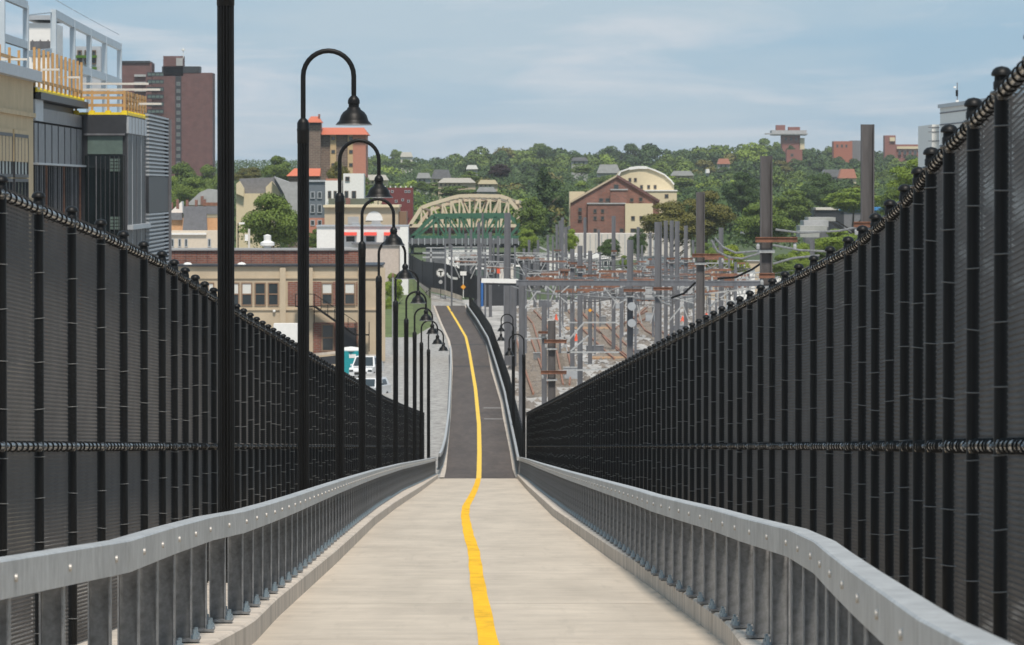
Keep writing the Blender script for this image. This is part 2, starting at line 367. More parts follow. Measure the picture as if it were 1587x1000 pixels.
def guard(sgn, Rn, Y0, joints, Yend, label, prof=gz):
    root = thing('guard_rail', label, 'guard rail')
    J = list(joints[:-1]); y = joints[-1]
    while y < Yend: J.append(y); y += 5.85
    if Yend - J[-1] > 1: J.append(Yend)
    X = lambda Y: interp(Y, [(j, sgn*interp(j, Rn)) for j in J])
    for a, b in zip(J[:-1], J[1:]):
        pa = Vector((X(a), a, prof(a))); pb = Vector((X(b), b, prof(b))); dv = pb - pa; b2 = b - 0.008
        pb = pa.lerp(pb, (b2 - a)/(b - a)); m = MB(); c = 0.008
        sec = [(0, 0.835), (0, 1.01 - c), (c, 1.01), (0.115, 1.01), (0.115, 0.835)]
        for q in (pa, pb): m.v += [(q.x + sgn*u, q.y, q.z + v) for u, v in sec]
        for j in range(5):
            qd = (j, (j+1) % 5, 5 + (j+1) % 5, 5 + j); m.f.append(qd if sgn > 0 else qd[::-1])
        m.f += [(0,1,2,3,4), (9,8,7,6,5)]
        m.build('rail_beam', M_galv, root)
    y = Y0; rest = MB(); nb = 0
    while y < Yend:
        x = X(y); z = prof(y)
        link('rail_post', me_gp, root, (x + sgn*0.085, y, z + 0.197)); link('base_plate', me_bp, root, (x + sgn*0.09, y, z + 0.196))
        for ax_ in (-0.09, 0.09):
            for ay_ in (-0.1, 0.1):
                if nb < 240: link('anchor_bolt', me_nut, root, (x + sgn*0.09 + ax_, y + ay_, z + 0.196)); nb += 1
                else: rest.lathe(nutp[:3], 4, (x + sgn*0.09 + ax_, y + ay_, z + 0.196))
        link('bolt', me_bolt, root, (x - sgn*0.0, y + 0.0, z + 0.922), PI if sgn > 0 else 0)
        y += SP
    if rest.v: tag(rest.build('anchor_bolts', M_nut, root), kind='stuff')
    return root
guard(-1, RL, 13.7, [11.5, 17.3, 23.0, 28.0, 32.8, 37.5, 40.7], 243, 'galvanized guard rail with bolted box beam along the left curb')
guard(1, RR, 8.5, [7.7, 11.5, 15.3, 18.3, 21.2, 24.5, 27.7, 31.8, 37.0, 42.3], 243, 'galvanized guard rail with bolted box beam along the right curb')

# ------------------------------------------------------------------ lamp posts
def arch(sgn, w, z0, z1, n=14):
    return [(0,0,z0)] + [(0,0,z1)] + [(sgn*(w/2 - w/2*math.cos(PI*i/n)), 0, z1 + w/2*math.sin(PI*i/n)) for i in range(1, n+1)] + [(sgn*w, 0, z1 - 0.27)]
AW = 0.72
def flute(r0, r1, n, h):
    vs = [((r0 if j % 3 else r1)*math.cos(2*PI*j/(3*n)), (r0 if j % 3 else r1)*math.sin(2*PI*j/(3*n)), z) for z in (0, h) for j in range(3*n)]; k = 3*n
    return vs, [(j, (j+1) % k, (j+1) % k + k, j + k) for j in range(k)]
parts = [('pole', MB().add(*flute(0.083, 0.070, 16, 5.9)), M_blk), ('collar', MB().lathe([(0.080,5.83),(0.087,5.84),(0.087,6.0),(0.091,6.01),(0.091,6.04),(0.087,6.05),(0.087,6.12),(0.07,6.16),(0.04,6.19)], 16), M_blk),
         ('base_cover', MB().lathe([(0.17,0),(0.17,0.05),(0.12,0.1),(0.1,0.3),(0.078,0.32)], 16), M_blk)]
shade_prof = [(0.03,0.42),(0.05,0.40),(0.075,0.37),(0.085,0.34),(0.085,0.30),(0.075,0.29),(0.075,0.25),(0.09,0.24),(0.10,0.215),(0.15,0.18),(0.185,0.13),(0.205,0.07),(0.21,0.055),(0.245,0.02),(0.255,0.0),(0.235,0.005),(0.19,0.05),(0.0,0.10)]
lamp_me = {}
for sg in (1, -1):
    lamp_me[sg] = [(n, m.mesh(n, mt, True)) for n, m, mt in parts] + \
        [('arm', MB().tube(arch(sg, AW, 6.1, 6.79), 0.036, 10).mesh('arm', M_blk, True)), ('lamp_shade', MB().lathe(shade_prof, 24, (sg*AW, 0, 6.10)).mesh('lamp_shade', M_blk, True)),
         ('shade_rim', MB().ring((sg*AW, 0, 6.10), (0,0,1), 0.252, 0.009, 24, 6).mesh('shade_rim', M_galvd, True))]
def lamp(loc, sg, label, group):
    o = thing('lamp_post', label, 'lamp post', loc, 0, group)
    for n, me in lamp_me[sg]: link(n, me, o)
ordn = ['first', 'second', 'third', 'fourth', 'fifth', 'sixth', 'seventh', 'eighth', 'ninth', 'tenth']
poles = [(350,50.6),(470,73.5),(526.5,95),(561,117.5),(587,141),(613,165),(629.5,188),(642.5,210),(653,231),(664,250)]
for i, (px, Y) in enumerate(poles):
    z = gz(min(Y, 243)) - (0.3 if Y > 243 else 0)
    lb = ['nearest and thickest black lamp post beside the left guard rail, its head above the picture',
          'black gooseneck lamp post with the largest bell shade, second nearest on the left'][i] if i < 2 else \
         (f'black gooseneck lamp post on the left, {ordn[i]} from the camera' if i < 9 else 'farthest and lowest of the black gooseneck lamp posts on the left')
    lamp((PX(px, Y), Y, z + (0.0)), 1, lb, 'gooseneck lamp posts along the path')
for (px, Y), lb in zip([(812, 252), (796, 293), (795, 316)], ['black gooseneck lamp post facing left, nearest on the right of the asphalt path', 'black gooseneck lamp post facing left, middle of three right of the asphalt path', 'black gooseneck lamp post facing left, farthest of three right of the asphalt path']):
    lamp((PX(px, Y), Y, gz(Y) - 0.3), -1, lb, 'gooseneck lamp posts along the path')
M_shoulder = mat('pale_gravel', (0.30, 0.288, 0.27), 0.95, var=0.45, scale=2.0, bump=0.4, detail=14, stretch=(1, .4, 1))
M_yel2 = mat('pale_yellow_paint', (0.80, 0.52, 0.05), 0.7, var=0.08, scale=2)
M_joint = mat('pale_joint', (0.22, 0.21, 0.20), 0.9)
overlay(M_asph, (.8, .08, 1), 1.0, .72, .35, .6)
M_asphd = mat('asphalt_patch', (0.045, 0.040, 0.038), 0.9, var=0.2, scale=4)
# ------------------------------------------------------------------ asphalt path beyond the viaduct
AL = [(674,474),(685,502),(697,528),(700.5,543),(701.6,570.5),(698.7,646),(694,700),(688.7,741)]
AR = [(720,474),(737,506),(752,530),(757,552),(761,575),(775.6,624),(779,646),(790,700),(799,741)]
AY = [(693.5,474.3),(709,500),(722,522.4),(727.5,546.5),(736.8,602),(742.3,657.5),(743,700),(741.6,744)]
def edge(pts, dz=0.0):
    h = [hit(px, py, dz) for px, py in pts]; h.sort(key=lambda v: v.y); return [(v.y, v.x) for v in h]
eL, eR, eY = edge(AL), edge(AR), edge(AY)
def strip(name, f0, f1, Ya, Yb, m, dz, n=120, z=gz, thick=0):
    g = MB()
    for i in range(n + 1):
        Y = Ya + (Yb - Ya)*i/n; g.v += [(f0(Y), Y, z(Y) + dz), (f1(Y), Y, z(Y) + dz)]
    for i in range(n): g.f.append((2*i, 2*i+1, 2*i+3, 2*i+2))
    if thick:
        k = len(g.v); g.v += [(a, b, c - thick) for a, b, c in g.v]
        for i in range(n): g.f += [(2*i, 2*i+2, k+2*i+2, k+2*i), (2*i+1, k+2*i+1, k+2*i+3, 2*i+3)]
    return tag(g.build(name, m), kind='structure')
YE = eL[-1][0]
fl = lambda Y: interp(Y, eL); fr = lambda Y: interp(Y, eR)
strip('shoulder', lambda Y: fl(Y) - interp(Y, [(243, 1.4), (330, 7), (640, 7)]), lambda Y: fr(Y) + 1.2, 243.02, YE, M_shoulder, -0.03, thick=1.6)
strip('asphalt_path', fl, fr, 243.02, YE, M_asph, 0.0)
strip('yellow_path_line', lambda Y: interp(Y, eY) - .12, lambda Y: interp(Y, eY) + .12, 243.02, YE, M_yel2, 0.006)
strip('path_edging', lambda Y: fl(Y) - 0.22, lambda Y: fl(Y), 243.02, YE, M_curb, 0.05, thick=0.3)
strip('path_edging', lambda Y: fr(Y), lambda Y: fr(Y) + 0.18, 243.02, YE, M_curb, 0.05, thick=0.3)
for py in (633, 650, 569, 535): # patched joints across the asphalt
    c = hit(740, py); c2 = c.y
    strip('path_joint', lambda Y: (fl(Y) if py < 600 else fr(Y) - 1.2), lambda Y: fr(Y), c2, c2 + (1.2 if py > 600 else 3), M_joint if py > 600 else M_asphd, 0.004, n=2)
# its guard rail and dark fence on the right, low rail on the left
gR = edge([(807,716),(799,700),(781,609),(768,565),(755,524),(738,495),(722,472.5)], 0.9); gR = [(243.0, gR[0][1])] + gR
gl = edge([(683,706),(692,680),(697,640),(699,600),(700,560),(699,538)], 0.9); gl = [(p[0], -p[1]) for p in gl]
def guard2(sgn, Rn, Ya, Yb, label): return guard(sgn, Rn, Ya + 0.5, [Ya], Yb, label)
SP_ = SP
guard2(1, [(a, b) for a, b in gR], 243.6, gR[-1][0], 'bright galvanized guard rail curving along the right edge of the asphalt path')
guard2(-1, gl, max(243.6, gl[0][0]), gl[-1][0], 'grey guard rail along the left edge of the asphalt path')
me_p2 = mesh_panel(1.95, 0.0, 'mesh_panel', cell=0.05, r=0.011, wave=0.008)
me_po2 = MB().tube([(0,0,-0.2), (0,0,2.05)], 0.034, 8).mesh('post', M_blk, True)
root = thing('chain_link_fence', 'low black chain link fence curving beside the asphalt path beyond the viaduct', 'fence')
y = 243.5; prev = None
while y < gR[-1][0]:
    p = Vector((interp(y, gR) + 0.36, y, gz(y)))
    link('post', me_po2, root, p)
    if prev is not None:
        dv = p - prev; ang = math.atan2(-dv.x, dv.y); link('mesh_panel', me_p2, root, prev, ang, (1, dv.xy.length/SP, 1))
        MB().tube([(0,0,0), (0, dv.xy.length, dv.z)], 0.024, 8, False).build('top_rail', M_blk, root, prev + Vector((0,0,1.98)), ang, True)
    prev = p; y += SP
# ------------------------------------------------------------------ building helpers
def M(name, col, **k): return mat(name, col, **k)
M_shade = M('window_blind', (0.62, 0.62, 0.58), rough=0.6, var=0.05)
UX = Vector((1,0,0)); UY = Vector((0,1,0)); UZ = Vector((0,0,1))
def face_box(m, O, U, u0, u1, z0, z1, n0, n1):   # box on a facade: along U, up, out along the normal
    Nn = Vector((U.y, -U.x, 0)); O = Vector(O)
    q = [O + U*u + UZ*z + Nn*n for n in (n0, n1) for u, z in ((u0,z0),(u1,z0),(u1,z1),(u0,z1))]
    q = [Vector((a.x, a.y, a.z)) for a in q]
    m.add(q, [(3,2,1,0),(4,5,6,7),(0,1,5,4),(1,2,6,5),(2,3,7,6),(3,0,4,7)]); return m
def window(parent, O, U, u0, u1, z0, z1, fm=None, gm=None, mull=0, trans=0, t=0.07, n=0.0, blind=0.0, name='window'):
    m = MB(); fm = fm or M_frame; gm = gm or M_glass
    for a, b, c, d_ in ((u0, u0+t, z0, z1), (u1-t, u1, z0, z1), (u0+t, u1-t, z0, z0+t), (u0+t, u1-t, z1-t, z1)): face_box(m, O, U, a, b, c, d_, n, n + 0.09)
    for k in range(1, mull+1): c = u0 + (u1-u0)*k/(mull+1); face_box(m, O, U, c - t/2, c + t/2, z0+t, z1-t, n, n + 0.08)
    for k in range(1, trans+1): c = z0 + (z1-z0)*k/(trans+1); face_box(m, O, U, u0+t, u1-t, c - t/2, c + t/2, n, n + 0.075)
    w = m.build(name, fm, parent)
    face_box(MB(), O, U, u0+t*.5, u1-t*.5, z0+t*.5, z1-t*.5, n, n + 0.025).build('pane', gm, w)
    if blind: face_box(MB(), O, U, u0+t, u1-t, z1 - t - (z1-z0-2*t)*blind, z1-t, n + 0.025, n + 0.035).build('blind', M_shade, w)
    return w
def wpx(parent, Y, x0, y0, x1, y1, **k):         # window of a front wall at distance Y, from photo pixels
    a = P(x0, y1, Y); b = P(x1, y0, Y)
    return window(parent, Vector((0, Y, 0)), UX, a.x, b.x, a.z, b.z, **k)
def bpx(m, Y, x0, y0, x1, y1, D, off=0.0):       # box whose front face covers photo pixels
    a = P(x0, y1, Y); b = P(x1, y0, Y); return m.box(a.x, b.x, Y - off, Y + D, a.z, b.z)
DOWN = {'wall','lower_wall','tower','wing','cream_wing','stair_tower','side_bay','tan_strip','bay','tower_bay','front_bay','side_wall','corner_pillar'}
def block(root, name, mt, Y, x0, y0, x1, y1, D, off=0.0):   # walls are carried down to the ground where they stand
    a = P(x0, y1, Y); b = P(x1, y0, Y); z0 = min(a.z, terr(Y) - 0.5) if name in DOWN and root.name.split('.')[0] != 'penthouse' and root.name.split('.')[0] != 'rooftop_block' else a.z
    return MB().box(a.x, b.x, Y - off, Y + D, z0, b.z).build(name, mt, root)
def bld(name, label, cat='building', group=None): return thing(name, label, cat, group=group)
def gable_px(m, Y, pts, D, down=False):
    ym = max(p[1] for p in pts)
    return m.prism([(P(x, y, Y).x, min(P(x, y, Y).z, terr(Y) - 0.5) if down and y == ym else P(x, y, Y).z) for x, y in pts][::-1], Y, Y + D)

# ------------------------------------------------------------------ near left: tan block, glass corner block under construction
M_tan = M('tan_render', (0.50, 0.385, 0.235), rough=0.9, var=0.1, scale=0.8, bump=0.1)
M_drk = M('dark_cladding', (0.028, 0.03, 0.035), rough=0.5, var=0.2)
M_gry = M('grey_cladding', (0.15, 0.15, 0.16), rough=0.45, metal=0.3, var=0.25, scale=1.5)
M_lgt = M('light_metal_panel', (0.42, 0.44, 0.46), rough=0.5, metal=0.3, var=0.1)
M_fr = M('pale_steel_frame', (0.48, 0.54, 0.58), rough=0.55, var=0.08, scale=1)
M_teal = M('tinted_glass', (0.008, 0.013, 0.015), rough=0.06, var=0.4, scale=0.3, spec=0.8)
M_spand = M('green_spandrel', (0.10, 0.14, 0.125), rough=0.3, var=0.15)
M_wood = M('orange_timber', (0.46, 0.27, 0.11), rough=0.8, var=0.15)
M_ywl = M('yellow_toe_board', (0.82, 0.60, 0.02), rough=0.6)
M_ply = M('pale_board', (0.62, 0.58, 0.52), rough=0.8, var=0.08)
def ya(px, X): return X*F/(px - 734)            # distance at which the plane x = X meets a photo column
X1 = -18.6
t1 = bld('tan_building', 'tan rendered building with tall multi pane windows at the left edge behind the fence')
ZT = PZ(115, ya(0, X1)); yA, yB = 185.0, ya(52.5, X1)
MB().box(X1 - 18, X1, yA, yB, GR, ZT).build('wall', M_tan, t1)
MB().box(X1 - 18, X1 + 0.35, yA, yB + 0.35, ZT + 0.0, ZT + 0.45).build('coping', M_lgt, t1)
face_box(MB(), (X1, 0, 0), UY, yA, yB, ZT - 1.5, ZT - 1.32, 0, 0.12).build('string_course', M_tan, t1)
OX = Vector((X1, 0, 0))
for a, b in ((-4, 17.5), (21, 42)):
    ua, ub = ya(a, X1), ya(b, X1)
    window(t1, OX, UY, ua, ub, PZ(275, 208), PZ(207, 208), mull=3, trans=0, t=0.13, fm=M_drk, gm=M('window_curtain', (0.42,0.44,0.41), rough=.3, var=.3, scale=.8))
    window(t1, OX, UY, ua, ub, GR + 8.0, PZ(277, 208), mull=3, t=0.13, fm=M_drk)
    face_box(MB(), OX, UY, ua - 0.1, ub + 0.1, ZT - 3.4, ZT - 2.1, 0, 0.07).build('recess_panel', M_tan, t1)
g1 = bld('glass_building', 'dark glass and metal corner building with yellow edge protection on its roof')
yC = ya(128, X1); X2 = -16.5; yD, yE, yF = yC, ya(225, X2), ya(256, X2)
zt = PZ(178, yC)
def seg(name, mt, y0, y1, z0, z1, X=X1, n0=-0.4, n1=0.0): return face_box(MB(), (X, 0, 0), UY, y0, y1, z0, z1, n0, n1).build(name, mt, g1)
MB().box(X1 - 17, X1 - 0.4, yB + 0.4, yC, GR, PZ(150, 230)).build('wall', M_drk, g1)
zq = PZ(192, 230)
seg('metal_panel', M_lgt, yB + 0.4, ya(66, X1), zq, PZ(142, 230), n1=0.06); seg('metal_panel', M_gry, ya(66, X1), yC, zq, PZ(172, 230))
n = 15
for i in range(n):
    a = yB + 0.4 + (yC - yB - 0.5)*i/n; b = yB + 0.4 + (yC - yB - 0.5)*(i + 0.86)/n
    seg('cladding_panel', M_gry, a, b, PZ(254, 230), zq - 0.1, n1=0.02 + 0.03*(i % 2))
seg('ledge', M_lgt, yB + 0.4, yC, PZ(257, 230), PZ(254, 230), n1=0.2)
seg('glass_wall', M_teal, yB + 0.4, yC, GR, PZ(257, 230), n1=0.0)
cols_ = [M_drk, M_gry, M_drk, M_rustl if 'M_rustl' in globals() else M_rust, M_drk, M_gry, M_drk]
for i in range(22):
    a = yB + 0.5 + (yC - yB - 0.8)*i/22
    seg('fin', [M_drk, M_gry, M_drk, M_gry, M_drk, M_rust, M_drk, M_drk][i % 8], a, a + 0.16, GR + 1, PZ(257.5, 230), n0=0, n1=0.045)
# corner tower facing the camera
OF = Vector((0, yD, 0))
MB().box(X1 - 0.5, X2, yD, yF, GR, zt).build('wall', M_drk, g1)
bpx(MB(), yD, 130, 178, 195.5, 208, 0.2, 0.12).build('parapet_panel', M_drk, g1)
for a, b, c, d_, mt in ((136, 190, 211, 239, M_spand), (132, 193, 241, 372, M_teal)): bpx(MB(), yD, a, c, b, d_, 0.1, 0.05).build('spandrel' if mt is M_spand else 'glass_wall', mt, g1)
for px in (137, 149, 156, 163, 170, 177, 184, 191): bpx(MB(), yD, px, 242, px + 0.9, 372, 0.1, 0.16).build('mullion', M_drk if px != 149 else M_gry, g1)
bpx(MB(), yD, 130, 207, 194, 210, .1, .2).build('ledge', M_gry, g1)
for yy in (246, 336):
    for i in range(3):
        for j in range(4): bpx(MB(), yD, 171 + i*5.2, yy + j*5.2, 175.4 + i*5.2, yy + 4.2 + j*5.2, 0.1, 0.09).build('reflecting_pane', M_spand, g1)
OX2 = Vector((X2, 0, 0))
seg('metal_panel', M_lgt, yD + 0.2, yE, PZ(208, 250), PZ(183, 250), X=X2, n0=-0.05, n1=0.1)
for k in range(1, 6): yy = yD + 0.2 + (yE - yD)*k/6; seg('panel_joint', M_gry, yy, yy + 0.06, PZ(208, 250), PZ(183, 250), X=X2, n0=0.1, n1=0.12)
seg('dark_wall', M_drk, yD + 0.2, yE, GR, PZ(208.5, 250), X=X2, n0=-0.05, n1=0.03)
for k in range(5): yy = yD + 0.3 + (yE - yD - 0.6)*k/4; seg('fin', M_lgt if k % 2 else M_gry, yy, yy + 0.14, GR, PZ(209, 250), X=X2, n0=0.03, n1=0.06)
seg('ledge', M_lgt, yD + 0.2, yE, PZ(355, 250), PZ(348, 250), X=X2, n0=0.03, n1=0.3)
seg('louvre_backing', M_gry, yE, yF, GR, PZ(176, 262), X=X2, n0=-0.05, n1=0.02)
z0l = PZ(275, 262); z = PZ(178, 262); lou = 0
while z > PZ(420, 262):
    zz = 292 - (z - 1.52)*F/262
    if zz < 272 or zz > 330: seg('louvre_blade', M_lgt, yE, yF, z - 0.09, z, X=X2, n0=0.02, n1=0.22); lou += 1
    z -= 0.2
seg('dark_band', M_drk, yE, yF, PZ(330, 262), PZ(274, 262), X=X2, n0=0.02, n1=0.2)
seg('corner_post', M_gry, yF - 0.3, yF, GR, PZ(180, 262), X=X2, n0=0.02, n1=0.35)
# roof guard rails: things standing on the roof edges
def roof_guard(label, pts, n, pole_h, rails):
    o = thing('roof_guard', label, 'guard rail', pts[0], group=None)
    a, b = Vector(pts[0]), Vector(pts[1]); dv = b - a
    for i in range(n + 1):
        q = dv*(i/n); MB().bar(q, q + UZ*pole_h, 0.11).build('timber_post', M_wood, o)
        MB().box(-0.13, 0.13, -0.2, 0.2, 0.0, 0.22).build('foot', M_ywl, o, q - Vector((0, 0, 0.02)))
    for h in rails: MB().bar(UZ*h, dv + UZ*h, 0.05, 0.14).build('timber_rail', M_wood, o)
    MB().bar(UZ*0.06 + Vector((0.12, 0, 0)), dv + UZ*0.06 + Vector((0.12, 0, 0)), 0.04, 0.12).build('toe_board', M_ywl, o)
    return o
zr = PZ(150, 230)
MB().box(X1 - 1.5, X1 + 0.3, yB + 0.4, yC, zr - 0.3, zr).build('roof_edge', M_drk, g1)
roof_guard('orange timber guard posts with yellow feet along the long roof edge, beside the tan building', [(X1, yB + 0.6, zr), (X1, yC - 0.3, zr)], 11, 1.9, (0.5,))
roof_guard('orange timber guard rail on the front roof edge of the glass corner', [(X1 - 0.3, yD + 0.15, zt), (X2 - 0.1, yD + 0.15, zt)], 3, 1.15, (0.45, 0.8, 1.05))
roof_guard('orange timber guard rail on the side roof edge of the glass corner, above the louvres', [(X2 - 0.1, yD + 0.4, zt), (X2 - 0.1, yE + 2, zt)], 7, 1.15, (0.45, 0.8, 1.05))
roof_guard('orange timber guard posts on the roof of the tan building', [(X1 - 0.6, 196, ZT + 0.45), (X1 - 0.6, yB, ZT + 0.45)], 5, 0.9, (0.5,))
# boards sticking out of the roof
ob = [(0, 92, 42, 214), (55, 108, 92, 222), (90, 120, 124, 236), (124, 130, 230, 252), (125, 139, 248, 253), (200, 161, 250, 256)]
for i, (x0, yy, x1, Y) in enumerate(ob):
    tag(bpx(MB(), Y, x0, yy - 1.6, x1, yy + 1.6, 0.3).build('board', M_ply), ['pale board at the left picture edge above the tan building', 'pale board behind the orange posts, second from the left', 'pale board behind the orange posts, third from the left', 'longest pale board jutting right above the corner roof', 'pale board jutting right toward the brick tower, second lowest', 'short lowest pale board jutting right toward the brick tower'][i], 'board')
# white penthouse and pale steel frame rising from the roof
ph = bld('penthouse', 'white rooftop plant room inside the pale steel frame at upper left')
block(ph, 'wall', M_wht, 285, 45, 36, 84, 175, 6); block(ph, 'louvre', M_gry, 285, 47, 64, 78, 86, .1, .08); block(ph, 'parapet', M_lgt, 285, 40, 24, 84, 31, 6, .3)
for k in range(3): block(ph, 'pipe', M_gry, 285, 50 + k*12, 62, 51.5 + k*12, 88, .1, .2)
b2 = bld('rooftop_block', 'grey rooftop block with small openings standing behind the pale steel frame')
block(b2, 'wall', M_lgt, 330, 116, 72, 156, 150, 5)
for x in (120, 131, 142): wpx(b2, 330, x, 78, x + 7, 100, n=0.01)
block(b2, 'plant_trough', mat('leaf_green', (0.06, 0.13, 0.02), 0.8), 330, 118, 86, 150, 90, .3, .3)
block(b2, 'plant_trough', MATS['leaf_green'], 330, 118, 104, 150, 108, .3, .3)
fr_ = bld('rooftop_steelwork', 'pale blue grey steel frame of open bays above the roof at upper left', 'steel frame')
colp = [(83, 260), (112.5, 275), (138, 290), (162, 304), (185, 319)]
tops = [18, 34, 47, 59, 70]; mids = [92, 102, 109, 117, 125]
for (px, Y), t_, m_ in zip(colp, tops, mids):
    a = P(px, t_, Y); MB().box(a.x - 0.14, a.x + 0.14, Y - 0.25, Y + 0.25, zr - 1, a.z + 0.1).build('column', M_fr, fr_)
for i in range(4):
    for arr, w_ in ((tops, .4), (mids, .42)):
        a = P(colp[i][0], arr[i] + 3, colp[i][1]); b = P(colp[i+1][0], arr[i+1] + 3, colp[i+1][1]); a.y += .25; b.y -= .25
        MB().bar(a, b, 0.25, w_).build('beam', M_fr, fr_)
        if arr is tops: MB().bar(a + UZ*0.75, b + UZ*0.75, 0.03).build('handrail', M_fr, fr_)
f2 = bld('rooftop_steelwork', 'pale steel frame bay cut by the top left corner of the picture', 'steel frame')
for px, Y in ((3, 225), (40, 240)):
    a = P(px, -8 if px < 10 else 8, Y); MB().box(a.x - 0.13, a.x + 0.13, Y - 0.2, Y + 0.2, zr - 1, a.z).build('column', M_fr, f2)
for q in (-2, 62):
    a = P(3, q - 4 if q > 0 else q - 6, 225); b = P(40, q + 8 if q > 0 else q + 10, 240); MB().bar(a, b, 0.2, 0.36).build('beam', M_fr, f2)
for q in (24, 84): a = P(40, q, 241); b = P(84, q - 5, 262); MB().bar(a, b, 0.05, 0.3 if q > 50 else 0.06).build('beam', M_fr, f2)
# ------------------------------------------------------------------ mid distance, left
M_beige = M('beige_stucco', (0.47, 0.385, 0.275), rough=0.9, var=0.12, scale=0.5, bump=0.1)
def brickmat(name, c1, c2, mortar, sc=1.0):
    m = bpy.data.materials.new(name); m.use_nodes = True; t = m.node_tree; b = t.nodes['Principled BSDF']; b.inputs['Roughness'].default_value = 0.9
    tcn = t.nodes.new('ShaderNodeTexCoord'); sp = t.nodes.new('ShaderNodeSeparateXYZ'); t.links.new(tcn.outputs['Object'], sp.inputs[0])
    ad = t.nodes.new('ShaderNodeMath'); t.links.new(sp.outputs[0], ad.inputs[0]); t.links.new(sp.outputs[1], ad.inputs[1])
    cbn = t.nodes.new('ShaderNodeCombineXYZ'); t.links.new(ad.outputs[0], cbn.inputs[0]); t.links.new(sp.outputs[2], cbn.inputs[1])
    br = t.nodes.new('ShaderNodeTexBrick'); t.links.new(cbn.outputs[0], br.inputs[0]); br.inputs['Scale'].default_value = 1/sc
    br.inputs['Color1'].default_value = (*c1, 1); br.inputs['Color2'].default_value = (*c2, 1); br.inputs['Mortar'].default_value = (*mortar, 1)
    br.inputs['Mortar Size'].default_value = 0.012; br.inputs['Brick Width'].default_value = 0.24; br.inputs['Row Height'].default_value = 0.08
    n = t.nodes.new('ShaderNodeTexNoise'); n.inputs['Scale'].default_value = 0.6; n.inputs['Detail'].default_value = 8; t.links.new(tcn.outputs['Object'], n.inputs[0])
    mx = t.nodes.new('ShaderNodeMix'); mx.data_type = 'RGBA'; mx.blend_type = 'MULTIPLY'; mx.inputs[0].default_value = 0.5
    t.links.new(br.outputs[0], mx.inputs[6]); t.links.new(n.outputs[0], mx.inputs[7]); t.links.new(mx.outputs[2], b.inputs['Base Color']); return m
M_brk = brickmat('red_brick', (0.33, 0.11, 0.07), (0.21, 0.07, 0.05), (0.30, 0.24, 0.20), 2.0)
M_brkd = brickmat('dark_red_brick', (0.19, 0.075, 0.07), (0.14, 0.058, 0.055), (0.22, 0.15, 0.14), 4.0)
M_brkb = brickmat('brown_brick', (0.24, 0.16, 0.125), (0.16, 0.11, 0.09), (0.3, 0.25, 0.2), 4.0)
M_orng = M('orange_roof', (0.56, 0.15, 0.075), rough=0.7, var=0.08)
M_pink = M('salmon_brick', (0.46, 0.20, 0.14), rough=0.9, var=0.1)
M_slate = M('slate_roof', (0.17, 0.17, 0.18), rough=0.9, var=0.2, scale=2)
M_pslate = M('pale_roof', (0.36, 0.36, 0.36), rough=0.9, var=0.15, scale=1)
M_cream = M('cream_render', (0.62, 0.53, 0.36), rough=0.9, var=0.06)
M_strip = M('tan_strip', (0.50, 0.36, 0.2), rough=0.9)
M_btan = M('window_wood', (0.22, 0.14, 0.09), rough=0.7)

b = bld('beige_building', 'long beige two storey building with red brick parapet behind the left fence')
Yb = 430
block(b, 'wall', M_beige, Yb, 225, 413, 590, 575, 14); block(b, 'roof_edge', M_drk, Yb, 223, 410.5, 592, 413.4, 14.5, .25)
block(b, 'upper_wall', M_brk, Yb + 6, 258, 388, 540, 413, 3); block(b, 'coping', M_pslate, Yb + 6, 255, 385, 560, 388.3, 3, .2)
block(b, 'side_wall', M_brk, Yb + 5.9, 540, 388, 560, 412, 3)
for x in range(270, 560, 17): block(b, 'pilaster', M_brkd, Yb + 6, x, 389, x + 1.2, 412, .1, .06)
for x in (362, 476, 555, 588): block(b, 'pilaster', M_beige, Yb, x if x != 362 else 434, 415, (x if x != 362 else 434) + 9, 560, .1, .25)
block(b, 'string_course', M_beige, Yb, 226, 430, 590, 432, .1, .12); block(b, 'string_course', M_beige, Yb, 340, 479, 590, 481, .1, .12)
for a, c in ((446, 463), (479, 498), (516, 533), (552, 554)): block(b, 'brick_panel', M_brk, Yb, a, 437, c, 474, .1, .05)
block(b, 'brick_panel', M_brk, Yb, 478, 500, 560, 548, .1, .05)
for i, (a, c) in enumerate(((291, 300), (304, 314), (322, 332), (361, 371), (374, 391), (394.5, 412), (415, 432))): wpx(b, Yb, a, 438, c, 474, fm=M_btan, trans=1, t=.1, blind=(.3, 0, .45, .5, .5, .0, .0)[i])
for a, c in ((498, 516), (533, 551)): wpx(b, Yb, a, 438, c, 473, fm=M_btan, trans=1, t=.12, n=.06, blind=.5)
for a, c in ((479, 486), (498, 518)): wpx(b, Yb, a, 502, c, 545, fm=M_btan, trans=1, t=.12, n=.06)
block(b, 'door', M_drk, Yb, 533, 508, 552, 548, .1, .12)
tag(MB().lathe([(0,0.35),(.25,.3),(.42,.12),(.45,0)], 14).build('roof_dome', M_wht, None, P(374.5, 413, Yb + 2), 0, True), 'small white skylight dome on the beige building, right of the nearest lamp post', 'skylight')
tag(MB().lathe([(0,0.35),(.25,.3),(.42,.12),(.45,0)], 14).build('roof_dome', M_wht, None, P(291, 413, Yb + 2), 0, True), 'small white skylight dome on the beige building, left of the nearest lamp post', 'skylight')
tag(MB().lathe([(.3,0),(.3,.25),(.6,.35),(.6,.6),(.3,.75),(.32,1.2),(0,1.3)], 16).build('roof_vent', M_wht, None, P(414.5, 387, Yb + 7), 0, True), 'white round ventilator on top of the beige building roof', 'roof vent')
wl = tag(MB().lathe([(0,-.12),(.1,-.1),(.13,0),(.1,.08),(0,.1)], 12).build('wall_lamp', M_wht, b, P(425, 482, Yb - .15), 0, True))
